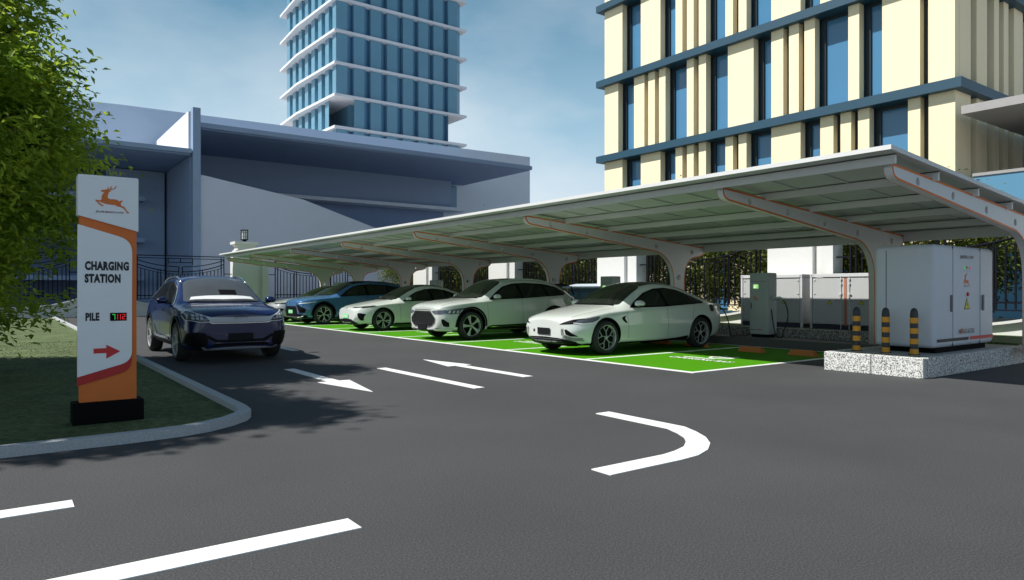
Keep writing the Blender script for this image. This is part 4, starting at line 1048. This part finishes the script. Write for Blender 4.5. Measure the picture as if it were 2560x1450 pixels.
def sedan_profile(paint_, hood=1.0):
    return dict(xs=XS_, paint=paint_, R=.345, arch=.392, half=.935, axles=(.88, 3.80), crease=.25,
        zb=[(0, .26), (.3, .17), (4.3, .17), (4.8, .30)], zs=[(0, .30), (.4, .235), (4.2, .25), (4.8, .40)],
        ws=[(0, .42), (.12, .62), (.4, .84), (.9, .875), (3.9, .875), (4.4, .84), (4.7, .70), (4.8, .55)],
        zm=[(0, .50), (.8, .60), (2.4, .58), (4.0, .66), (4.8, .70)],
        w=[(0, .56), (.05, .68), (.14, .79), (.35, .885), (.7, .928), (1.1, .93), (2.2, .915), (3.3, .925), (3.9, .94), (4.3, .915), (4.6, .83), (4.74, .70), (4.8, .60)],
        zsh=[(0, .635), (.15, .70), (.45, .775), (.88, .84), (1.4, .87), (2.4, .905), (3.4, .945), (4.1, .985), (4.5, .98), (4.8, .90)],
        wsh=[(0, .52), (.1, .69), (.3, .80), (.6, .865), (.95, .885), (1.4, .885), (2.4, .885), (3.4, .88), (4.1, .84), (4.5, .74), (4.7, .62), (4.8, .54)],
        wr=[(0, .42), (.1, .55), (.3, .64), (.7, .70), (1.2, .735), (1.4, .74), (1.7, .685), (2.1, .615), (2.6, .59), (3.2, .595), (3.8, .63), (4.2, .66), (4.5, .62), (4.7, .54), (4.8, .46)],
        zr=[(0, .675), (.12, .735), (.4, .80), (.85, .87), (1.2, .925), (1.38, .95), (1.65, 1.09), (2.05, 1.29), (2.4, 1.385), (2.75, 1.405), (3.2, 1.36), (3.7, 1.235), (4.1, 1.10), (4.4, 1.04), (4.65, 1.02), (4.8, .95)],
        zt=[(0, .70), (.12, .765), (.4, .845), (.85, .93), (1.2, .985), (1.33, 1.00), (1.6, 1.15), (2.0, 1.36), (2.35, 1.465), (2.7, 1.49), (3.2, 1.455), (3.7, 1.325), (4.1, 1.17), (4.4, 1.08), (4.65, 1.055), (4.8, .97)])
def sedan(kind, paint_, label, wheel_style):
    D = sedan_profile(paint_); fin, bvh = car_body(D)
    r = thing('parked_car', (0, 0, 0), label, 'car'); place_mesh(fin, r, 'body'); d = common(r, D, bvh)
    # daylight opening: black surround then glass
    DLO = roundpoly([(1.58, .925), (1.80, 1.06), (2.15, 1.235), (2.50, 1.325), (2.85, 1.345), (3.25, 1.30), (3.65, 1.17), (4.02, 1.02), (3.90, .995), (2.6, .935)], .04, 2)
    d('window_surround', DLO, m=M['trim'], off=.003)
    d('side_window', roundpoly([(1.72, .955), (1.95, 1.10), (2.22, 1.232), (2.52, 1.295), (2.60, 1.298), (2.66, .965)], .02, 2), m=M['cglass'], off=.008)
    d('side_window', roundpoly([(2.76, .968), (2.70, 1.302), (2.88, 1.318), (3.24, 1.275), (3.46, 1.212), (3.54, 1.0)], .02, 2), m=M['cglass'], off=.008)
    d('side_window', [(3.58, 1.003), (3.52, 1.185), (3.66, 1.130), (3.92, 1.018)], m=M['cglass'], off=.008)
    # windscreen, black roof, rear screen from above
    d('windscreen', roundpoly([(1.32, -.60), (1.26, 0), (1.32, .60), (1.42, .69), (2.12, .565), (2.20, .5), (2.28, 0), (2.20, -.5), (2.12, -.565), (1.42, -.69)], .03, 2), 'top', M['cglass'], .005, mirror=False)
    d('glass_roof', [(2.21, -.52), (2.31, 0), (2.21, .52), (3.2, .52), (3.25, 0), (3.2, -.52)], 'top', M['cglass'], .005, mirror=False)
    d('rear_screen', roundpoly([(3.28, -.50), (3.34, 0), (3.28, .50), (4.12, .55), (4.2, 0), (4.12, -.55)], .03, 2), 'top', M['cglass'], .005, mirror=False)
    d('cowl', [(1.30, -.66), (1.20, -.3), (1.18, 0), (1.20, .3), (1.30, .66), (1.345, .62), (1.29, 0), (1.345, -.62)], 'top', M['trim'], .007, mirror=False)
    for a, b in (((1.50, .30), (1.46, .88)), ((2.70, .27), (2.69, .93)), ((3.45, .52), (3.60, .98))): d('door_gap', strip(a, b, .007), m=M['seam'], off=.0015, cell=.06)
    d('hood_gap', strip((.20, .62), (1.24, .735), .008), 'top', M['seam'], .0015, cell=.06)
    for x in (2.35, 3.28): d('door_handle', roundpoly([(x, .80), (x+.19, .81), (x+.19, .83), (x, .825)], .008, 2), m=paint_, off=.012)
    d('sill', [(1.28, .17), (1.30, .235), (2.4, .235), (3.0, .265), (3.37, .30), (3.38, .17)], m=M['trim'], off=.006)
    mirror_(r, 1.72, .90, 1.01, paint_)
    d('rear_bumper_trim', [(0, .24), (.62, .24), (.66, .40), (0, .42)], 'back', M['trim'], .006)
    d('tail_lamp', [(0, .915), (.62, .90), (.66, .935), (0, .95)], 'back', M['taill'], .006)
    if kind == 'arrow':
        d('headlight', roundpoly([(.46, .610), (.70, .622), (.84, .645), (.86, .72), (.82, .735), (.70, .712), (.58, .665)], .01, 2), 'front', M['trim'], .004)
        d('headlight', [(.16, .655), (.30, .640), (.50, .655), (.64, .70), (.72, .765), (.66, .772), (.40, .735), (.22, .70)], 'side', M['lens'], .008)
        d('light_bar', [(.14, .640), (.32, .622), (.54, .640), (.64, .69), (.63, .70), (.53, .652), (.32, .636), (.14, .654)], 'side', M['drl'], .011)
        d('lower_grille', roundpoly([(0, .185), (.60, .185), (.74, .27), (.62, .315), (.44, .345), (0, .36)], .02, 2), 'front', M['trim'], .007)
        for z in (.24, .28, .315): d('grille_bar', [(0, z), (.5, z), (.5, z+.008), (0, z+.008)], 'front', M['grey'], .012)
        d('front_splitter', [(0, .165), (.7, .17), (.84, .235), (.82, .25), (.66, .205), (0, .19)], 'front', M['trim'], .016)
        d('bumper_vent', roundpoly([(.60, .515), (.64, .525), (.70, .48), (.80, .385), (.70, .385), (.62, .43)], .012, 2), 'front', M['trim'], .006)
        for i in range(4):
            k = .019*i
            d('vent_ripple', pstrip([(.575-k*.9, .535), (.570-k, .50), (.580-k, .43-k*.3), (.64-k*.6, .375-k*.75), (.73-k*.2, .355-k), (.82, .350-k)], .0075), 'front', M['trim'], .007, cell=.02)
        d('fender_vent', [(1.30, .735), (1.42, .775), (1.38, .715), (1.45, .615), (1.375, .635), (1.31, .685)], 'side', M['trim'], .007)
        d('number_plate', [(0, .40), (.20, .40), (.20, .535), (0, .535)], 'front', M['plate_dark'], .020)
        d('tow_cover', roundpoly([(.30, .44), (.36, .44), (.36, .50), (.30, .50)], .01, 2), 'front', M['seam'], .002, sides=(1,))
        d('charge_flap', roundpoly([(4.14, .81), (4.30, .81), (4.33, .97), (4.14, .965)], .05, 3), m=M['seam'], off=.003, sides=(-1,))
        mb = MB(); mb.lathe([(.001, 0), (.085, 0), (.085, .012), (.001, .012)], (4.33, -.98, .895), 'y', 24)
        bmesh.ops.rotate(mb.bm, verts=mb.bm.verts, cent=(4.24, -.86, .9), matrix=Matrix.Rotation(.35, 3, 'Z')); h = mb.build('charge_lid', paint_, None, smooth=True); h.parent = r
        text_on_front(r, '...', 0) if False else None
    else:
        d('headlight', [(.36, .735), (.52, .725), (.90, .765), (.90, .785), (.80, .79), (.52, .757), (.36, .752)], 'front', M['trim'], .006)
        d('headlight', [(.18, .715), (.60, .775), (.66, .80), (.55, .80), (.30, .757)], 'side', M['trim'], .007)
        d('lower_grille', roundpoly([(0, .235), (.62, .235), (.50, .34), (.40, .375), (0, .385)], .02, 2), 'front', M['trim'], .008)
        d('bumper_vent', roundpoly([(.74, .34), (.80, .34), (.86, .54), (.76, .58), (.70, .56)], .015, 2), 'front', M['trim'], .006)
        d('front_splitter', [(0, .175), (.62, .175), (.80, .235), (.78, .25), (.60, .215), (0, .21)], 'front', M['trim'], .012)
        d('number_plate', [(0, .40), (.21, .40), (.21, .535), (0, .535)], 'front', M['plate'], .018)
        for i in range(6): d('plate_digit', [(-.17+.06*i, .435), (-.135+.06*i, .435), (-.135+.06*i, .50), (-.17+.06*i, .50)], 'front', M['drl'], .021, mirror=False)
        d('hood_badge', roundpoly([(0, .705), (.035, .705), (.035, .73), (0, .735)], .006, 2), 'front', M['chrome'], .006)
        d('fender_lamp', [(1.18, .70), (1.22, .70), (1.22, .712), (1.18, .712)], m=M['drl'], off=.008)
    wheels(r, D, wheel_style)
    return r
def suv_profile(paint_, L=4.7, H=1.66, half=.945, axles=(.93, 3.70), R=.37, arch=.43, front=0, bb=0):
    k = L/4.7; q = lambda K: [(x*k, v) for x, v in K]; h = H/1.66; v = lambda K: [(x*k, z*h) for x, z in K]
    s = half/.945; ww = lambda K: [(x*k, z*s) for x, z in K]
    xs = [x*k*4.7/4.8 for x in XS_]
    xs = [0, .04, .1, .2, .38, .65, .95, 1.2, 1.4, 1.6, 1.9, 2.2, 2.6, 3.0, 3.4, 3.8, 4.1, 4.3, 4.45, 4.58, 4.66, 4.7]; xs = [x*k for x in xs]
    return dict(xs=xs, paint=paint_, R=R, arch=arch, half=half, axles=axles, crease=.35, black_below=bb,
        zb=q([(0, .27), (.3, .20), (4.3, .22), (4.7, .34)]), zs=q([(0, .30), (.4, .27), (4.2, .31), (4.7, .42)]),
        ws=ww([(0, .56), (.1, .72), (.35, .87), (.9, .90), (3.9, .90), (4.4, .86), (4.62, .76), (4.7, .66)]),
        zm=v([(0, .58), (.8, .66), (2.4, .64), (4.0, .72), (4.7, .78)]),
        w=ww([(0, .64), (.04, .74), (.12, .83), (.32, .905), (.65, .938), (1.1, .94), (2.3, .925), (3.4, .935), (3.9, .945), (4.3, .92), (4.55, .85), (4.66, .76), (4.7, .70)]),
        zsh=v([(0, .80), (.12, .87), (.4, .93), (.9, .98), (1.4, 1.01), (2.4, 1.04), (3.4, 1.08), (4.1, 1.13), (4.5, 1.12), (4.7, 1.02)]),
        wsh=ww([(0, .60), (.08, .74), (.25, .83), (.55, .88), (.95, .90), (1.4, .90), (3.4, .90), (4.1, .87), (4.45, .80), (4.62, .72), (4.7, .66)]),
        wr=ww([(0, .50), (.1, .60), (.3, .68), (.7, .73), (1.15, .76), (1.35, .765), (1.6, .72), (2.0, .655), (2.5, .64), (3.4, .64), (4.0, .63), (4.3, .65), (4.5, .67), (4.62, .64), (4.7, .58)]),
        zr=v([(0, .86), (.1, .915), (.35, .975), (.8, 1.02), (1.15, 1.05), (1.3, 1.065), (1.55, 1.20), (1.95, 1.44), (2.3, 1.545), (2.7, 1.575), (3.3, 1.555), (3.8, 1.50), (4.15, 1.40), (4.4, 1.23), (4.55, 1.13), (4.7, 1.06)]),
        zt=v([(0, .885), (.1, .945), (.35, 1.01), (.8, 1.065), (1.12, 1.095), (1.25, 1.11), (1.5, 1.27), (1.9, 1.53), (2.2, 1.63), (2.7, 1.66), (3.3, 1.645), (3.8, 1.60), (4.15, 1.52), (4.4, 1.30), (4.55, 1.17), (4.7, 1.08)]))
def arch_poly(ax, z, R, w, a0=-.08, a1=pi+.08, n=22):
    o = [(ax+(R+w)*cos(a), z+(R+w)*sin(a)) for a in [a0+(a1-a0)*i/n for i in range(n+1)]]
    i_ = [(ax+(R+.002)*cos(a), z+(R+.002)*sin(a)) for a in [a1-(a1-a0)*i/n for i in range(n+1)]]
    return o, i_
def arch_trim(d, D, w, m):
    for ax in D['axles']:
        o, i_ = arch_poly(ax, D['R']+.01, D['arch'], w)
        n = len(o)
        for s in (-1, 1):
            pass
        P = o+i_
        d('arch_trim', P, m=m, off=.012, cell=.05)
def suv(kind, paint_, label, wheel_style, **kw):
    D = suv_profile(paint_, **kw); fin, bvh = car_body(D)
    r = thing('parked_car', (0, 0, 0), label, 'car'); place_mesh(fin, r, 'body'); d = common(r, D, bvh)
    L = kw.get('L', 4.7); k = L/4.7; h = kw.get('H', 1.66)/1.66; s = kw.get('half', .945)/.945
    P = lambda pts: [(x*k, z*h) for x, z in pts]; T = lambda pts: [(x*k, y*s) for x, y in pts]; F = lambda pts: [(y*s, z*h) for y, z in pts]
    d('window_surround', roundpoly(P([(1.50, 1.055), (1.74, 1.225), (2.06, 1.42), (2.4, 1.50), (2.8, 1.52), (3.5, 1.49), (3.95, 1.40), (4.24, 1.22), (4.1, 1.165), (2.6, 1.085)]), .04, 2), m=M['trim'], off=.003)
    d('side_window', roundpoly(P([(1.62, 1.085), (1.85, 1.24), (2.12, 1.395), (2.42, 1.465), (2.50, 1.470), (2.55, 1.105)]), .02, 2), m=M['cglass'], off=.008)
    d('side_window', roundpoly(P([(2.66, 1.11), (2.60, 1.475), (2.82, 1.485), (3.38, 1.465), (3.48, 1.145)]), .02, 2), m=M['cglass'], off=.008)
    d('side_window', roundpoly(P([(3.54, 1.15), (3.46, 1.455), (3.90, 1.37), (4.12, 1.21), (4.05, 1.18)]), .02, 2), m=M['cglass'], off=.008)
    d('windscreen', roundpoly(T([(1.26, -.62), (1.20, 0), (1.26, .62), (1.36, .71), (2.0, .60), (2.08, .53), (2.14, 0), (2.08, -.53), (2.0, -.60), (1.36, -.71)]), .03, 2), 'top', M['cglass'] if kind != 'dragon' else M['screenglass'], .005, mirror=False)
    if kind != 'dragon': d('glass_roof', T([(2.3, -.42), (2.36, 0), (2.3, .42), (3.3, .42), (3.33, 0), (3.3, -.42)]), 'top', M['cglass'] if kind != 'blue' else M['trim'], .004, mirror=False)
    if kind == 'blue': d('roof_skin', T([(2.09, -.6), (2.16, 0), (2.09, .6), (4.1, .56), (4.15, 0), (4.1, -.56)]), 'top', M['trim'], .003, mirror=False)
    d('rear_screen', roundpoly(F([(0, 1.24), (.52, 1.23), (.50, 1.47), (0, 1.5)]), .03, 2), 'back', M['cglass'], .005)
    d('cowl', T([(1.24, -.68), (1.12, -.3), (1.10, 0), (1.12, .3), (1.24, .68), (1.29, .64), (1.22, 0), (1.29, -.64)]), 'top', M['trim'], .007, mirror=False)
    for a, b in (((1.47, .33), (1.42, .99)), ((2.60, .30), (2.58, 1.06)), ((3.42, .60), (3.52, 1.10))): d('door_gap', strip(P([a])[0], P([b])[0], .007), m=M['seam'], off=.0015, cell=.06)
    d('hood_gap', strip((.16*k, .70*s), (1.16*k, .77*s), .008), 'top', M['seam'], .0015, cell=.06)
    for x in (2.25, 3.12): d('door_handle', roundpoly(P([(x, .925), (x+.2, .935), (x+.2, .96), (x, .95)]), .008, 2), m=paint_, off=.018)
    mirror_(r, 1.66*k, .925*s, 1.135*h, paint_ if kind != 'blue' else M['trim'])
    d('tail_lamp', F([(0, 1.02), (.70, 1.0), (.74, 1.07), (0, 1.07)]), 'back', M['taill'], .006)
    # roof rails and spoiler
    rail = M['chrome'] if kind == 'dragon' else (paint_ if kind == 'mesh' else M['trim'])
    if kind != 'blue':
        for sd in (-1, 1):
            P3 = []
            for t in [i/16 for i in range(17)]:
                x = (2.0+1.75*t)*k; hh, nn, _, _ = bvh.ray_cast(Vector((x, sd*.62*s, 3)), Vector((0, 0, -1)))
                P3.append((x, sd*.62*s, hh.z+.006+.045*min(1, 4*t, 4*(1-t))**.6))
            mb = MB(); mb.tube(P3, .017, 8); o = mb.build('roof_rail', rail, None, smooth='all'); o.parent = r
    if kind == 'mesh':
        mb = MB(); mb.prism([(4.22, -.62, 1.46), (4.60, -.56, 1.40), (4.62, .56, 1.40), (4.22, .62, 1.46)], (0, 0, .022))
        mb.prism([(4.60, -.60, 1.41), (4.62, -.60, 1.42), (4.74, -.60, 1.16), (4.70, -.60, 1.15)], (0, .03, 0)); o = mb.build('spoiler', M['trim'], None, bevel=.005); o.parent = r
    if kind == 'mesh':
        arch_trim(d, D, .055, M['trim'])
        d('sill', P([(1.42, .27), (1.40, .33), (1.55, .375), (3.22, .40), (3.2, .27)]), m=M['trim'], off=.008)
        d('sill_strip', P([(1.50, .325), (1.58, .345), (3.20, .365), (3.20, .34)]), m=M['chrome'], off=.013)
        g = roundpoly(F([(0, .755), (.38, .755), (.60, .57), (.575, .47), (.40, .365), (0, .35)]), .015, 2)
        g2 = roundpoly(F([(0, .775), (.40, .775), (.635, .58), (.61, .46), (.42, .34), (0, .325)]), .015, 2)
        d('grille_frame', g2, 'front', M['chrome'], .010); d('grille', g, 'front', M['black'], .014)
        rows = 9
        for i in range(rows):
            z = (.385+.043*i)
            if z < .57: wmax = .40+(z-.365)/(.57-.365)*.19 if z < .47 else .585
            else: wmax = .60-(z-.57)/(.185)*.22
            n = 9; pts = []
            for j in range(n+1): pts.append((wmax*j/n-.001, z+(.012 if (j+i) % 2 else -.012)))
            poly = [(a, b+.0022) for a, b in pts]+[(a, b-.0022) for a, b in pts[::-1]]
            d('grille_mesh', F(poly), 'front', M['chrome'], .019, cell=.05)
        d('hood_slot', F([(0, .800), (.42, .795), (.42, .806), (0, .812)]), 'front', M['trim'], .006)
        d('headlight', roundpoly(P([(.12, .775), (.10, .72), (.30, .685), (.55, .70), (.80, .80), (.86, .865), (.60, .845)]), .015, 2), m=M['lens'], off=.007)
        d('headlight', roundpoly(F([(.44, .76), (.60, .685), (.80, .69), (.86, .73), (.84, .80), (.62, .79)]), .012, 2), 'front', M['lens'], .006)
        for x in (.25, .36, .47): d('headlight_cell', P([(x, .715), (x+.05, .715), (x+.08, .78), (x+.03, .78)]), m=M['lensw'], off=.009)
        d('light_bar', P([(.55, .715), (.575, .715), (.66, .80), (.635, .80)]), m=M['drl'], off=.010)
        d('bumper_vent', roundpoly(F([(.80, .375), (.855, .36), (.875, .47), (.83, .565), (.79, .56)]), .012, 2), 'front', M['trim'], .008)
        d('front_skid', roundpoly(F([(0, .285), (.48, .285), (.62, .33), (.80, .31), (.86, .26), (.80, .235), (.5, .215), (0, .215)]), .012, 2), 'front', M['trim'], .008)
        d('front_lip', F([(.42, .33), (.62, .275), (.84, .275), (.87, .31), (.80, .335), (.62, .32), (.46, .355)]), 'front', paint_, .03)
        d('number_plate', F([(0, .26), (.215, .26), (.215, .40), (0, .40)]), 'front', M['plate_dark'], .03)
        mb = MB(); mb.lathe([(.001, 0), (.085, 0), (.085, .012), (.001, .012)], (4.22, -.96, 1.0), 'y', 24); h_ = mb.build('charge_lid', paint_, None, smooth=True); h_.parent = r
        d('charge_port', roundpoly(P([(4.28, .93), (4.44, .93), (4.44, 1.06), (4.28, 1.06)]), .02, 2), m=M['trim'], off=.004, sides=(-1,))
    if kind == 'blue':
        arch_trim(d, D, .045, M['trim'])
        d('sill', P([(1.42, .27), (1.40, .36), (3.22, .40), (3.2, .27)]), m=M['trim'], off=.008)
        d('lower_front', roundpoly(F([(0, .69), (.50, .69), (.60, .52), (.62, .42), (.86, .36), (.84, .26), (0, .24)]), .012, 2), 'front', M['trim'], .008)
        d('headlight', F([(.62, .74), (.70, .755), (.87, .60), (.86, .45), (.72, .46)]), 'front', M['trim'], .009)
        d('light_blade', F([(.50, .79), (.56, .79), (.74, .47), (.68, .47)]), 'front', M['chrome'], .013)
        d('headlight', P([(.05, .78), (.25, .79), (.60, .845), (.62, .87), (.3, .835), (.05, .81)]), m=M['drl'], off=.009)
        d('bumper_strip', F([(0, .285), (.72, .285), (.80, .33), (.80, .345), (.71, .305), (0, .305)]), 'front', M['chrome'], .014)
        d('number_plate', F([(0, .42), (.22, .42), (.22, .55), (0, .55)]), 'front', M['plate'], .022)
        for i in range(6): d('plate_digit', F([(-.18+.062*i, .45), (-.145+.062*i, .45), (-.145+.062*i, .52), (-.18+.062*i, .52)]), 'front', M['drl'], .026, mirror=False)
    if kind == 'dragon':
        arch_trim(d, D, .05, M['trim'])
        d('sill', P([(1.42, .27), (1.40, .345), (3.22, .37), (3.2, .27)]), m=M['trim'], off=.008)
        d('side_swoosh', P([(1.62, .36), (3.0, .38), (3.28, .62), (3.22, .64), (2.9, .44), (1.7, .42)]), m=M['blue2'], off=.012)
        # chrome face bar, lamps
        d('face_bar', F([(0, .845), (.50, .845), (.62, .875), (.60, .855), (.52, .765), (.48, .750), (0, .745)]), 'front', M['facebar'], .012)
        d('face_strip', F([(0, .738), (.49, .744), (.53, .76), (.53, .748), (.49, .730), (0, .724)]), 'front', M['chrome'], .016)
        text_decal(bvh, r, F)
        d('headlight', roundpoly(F([(.50, .83), (.66, .90), (.84, .965), (.90, .90), (.88, .80), (.70, .765), (.54, .765)]), .01, 2), 'front', M['trim'], .007)
        d('headlight_lens', roundpoly(F([(.56, .83), (.70, .89), (.83, .935), (.87, .88), (.85, .815), (.70, .785), (.57, .785)]), .01, 2), 'front', M['lens'], .012)
        for a, b in (((.52, .762), (.70, .762)), ((.70, .762), (.875, .80)), ((.875, .80), (.895, .90)), ((.895, .90), (.84, .955)), ((.84, .955), (.52, .83))): d('light_line', F(strip(a, b, .011)), 'front', M['drl'], .015)
        d('headlight_side', P([(.30, .83), (.33, .935), (.62, .955), (.55, .90)]), m=M['lens'], off=.008)
        for i in range(3):
            for j in range(2): d('headlight_cell', F([(.64+.06*i, .805+.05*j), (.68+.06*i, .812+.05*j), (.68+.06*i, .845+.05*j), (.64+.06*i, .838+.05*j)]), 'front', M['lensw'], .0135)
        d('bumper_vent', roundpoly(F([(.56, .44), (.60, .56), (.74, .575), (.87, .56), (.88, .36), (.74, .30), (.60, .30), (.56, .36)]), .02, 2), 'front', M['trim'], .007)
        d('lower_grille', F([(0, .425), (.40, .43), (.56, .52), (.58, .48), (.44, .385), (0, .375)]), 'front', M['trim'], .008)
        d('lower_intake', roundpoly(F([(0, .365), (.44, .365), (.52, .31), (0, .31)]), .01, 2), 'front', M['black'], .009)
        d('skid_bar', F([(0, .262), (.60, .262), (.66, .315), (.62, .315), (.57, .292), (.0, .292)]), 'front', M['facebar'], .028)
        d('number_plate', F([(0, .43), (.215, .43), (.215, .545), (0, .545)]), 'front', M['plate_dark'], .020)
        d('dash_shade', T([(1.35, -.60), (1.30, 0), (1.35, .60), (1.44, .56), (1.44, -.56)]), 'top', M['dash'], .008, mirror=False)
        d('dash_screen', T([(1.47, -.30), (1.47, .02), (1.62, .02), (1.62, -.30)]), 'top', M['trim'], .008, mirror=False)
        for z_ in (.0,): d('window_chrome', strip(P([(1.50, 1.06)])[0], P([(1.96, 1.385)])[0], .014), m=M['chrome'], off=.011)
        d('window_chrome', strip(P([(1.96, 1.385)])[0], P([(2.4, 1.51)])[0], .014), m=M['chrome'], off=.011)
        d('window_chrome', strip(P([(2.4, 1.51)])[0], P([(3.5, 1.50)])[0], .014), m=M['chrome'], off=.011)
        d('window_chrome', strip(P([(3.5, 1.50)])[0], P([(4.22, 1.23)])[0], .014), m=M['chrome'], off=.011)
        d('window_chrome', strip(P([(4.22, 1.23)])[0], P([(1.50, 1.055)])[0], .012), m=M['chrome'], off=.011)
        d('fender_badge', P([(1.12, .90), (1.30, .92), (1.30, .94), (1.13, .925)]), m=M['chrome'], off=.012)
    wheels(r, D, wheel_style)
    return r
def text_decal(bvh, r, F):
    t = text('badge', 'BYD', M['badge'], None, (-.0, .12, 0), (0, -1, 0), (0, 0, 1), .24, .034, .0, .01)
    for v in t.data.vertices:
        h, nn, _, _ = bvh.ray_cast(Vector((-2, v.co.y, v.co.z+.782)), Vector((1, 0, 0)))
        v.co = h+Vector((-.018, 0, 0))
    t.parent = r; t.location = (0, 0, 0)
M['screenglass'] = mat('windscreen_clear', (.075, .085, .095), .05, espec=.8, var=.3, scale=2)
M['blue2'] = paint('dark_blue_paint', (.005, .014, .075), 0, .35); M['facebar'] = mat('satin_face_bar', (.42, .45, .50), .3, metal=.2)
M['badge'] = mat('badge_grey', (.22, .24, .27), .35, metal=.3)
M['dash'] = mat('pale_sunshade', (.75, .77, .78), .6)
white = paint('white_paint', (.64, .68, .65), 0, 1); silver = paint('silver_white_paint', (.56, .60, .57), 0, 1); grey_p = paint('pale_grey_paint', (.42, .44, .45)); sky_p = paint('sky_blue_paint', (.06, .17, .36), .2)
CX = 8.93
def setcar(r, x, y, rz=0): r.location = (x, y, .005); r.rotation_euler = (0, 0, rz)
a = sedan('arrow', white, 'nearest white sedan with black glass roof and arrow fender vent, plugged in', 'angular'); setcar(a, CX, 11.05)
a = suv('mesh', silver, 'silver white SUV with large hexagonal mesh grille and small rear spoiler, in the fourth bay', 'petal', half=.95, H=1.63); setcar(a, CX+.02, 16.12)
a = sedan('smooth', white, 'white sedan with smooth nose and green plate, between mesh grille and light blue SUVs', 'blade'); setcar(a, CX+.05, 21.2)
a = suv('blue', sky_p, 'light blue SUV with black roof and black lower face', 'fork', half=.97, H=1.66, L=4.9, axles=(.93, 3.93), R=.38, arch=.44); setcar(a, CX, 26.25)
a = sedan('smooth', grey_p, 'pale grey sedan mostly hidden behind the light blue SUV, farthest in the row', 'blade'); setcar(a, CX, 28.85)
a = suv('dragon', M['blue2'], 'dark blue SUV with silver face bar driving towards the viewer beside the grass island', 'fork', L=4.45, H=1.60, half=.935, axles=(.92, 3.62), R=.36, arch=.41); a.name = 'moving_car'; setcar(a, 3.52, 13.0, pi/2)
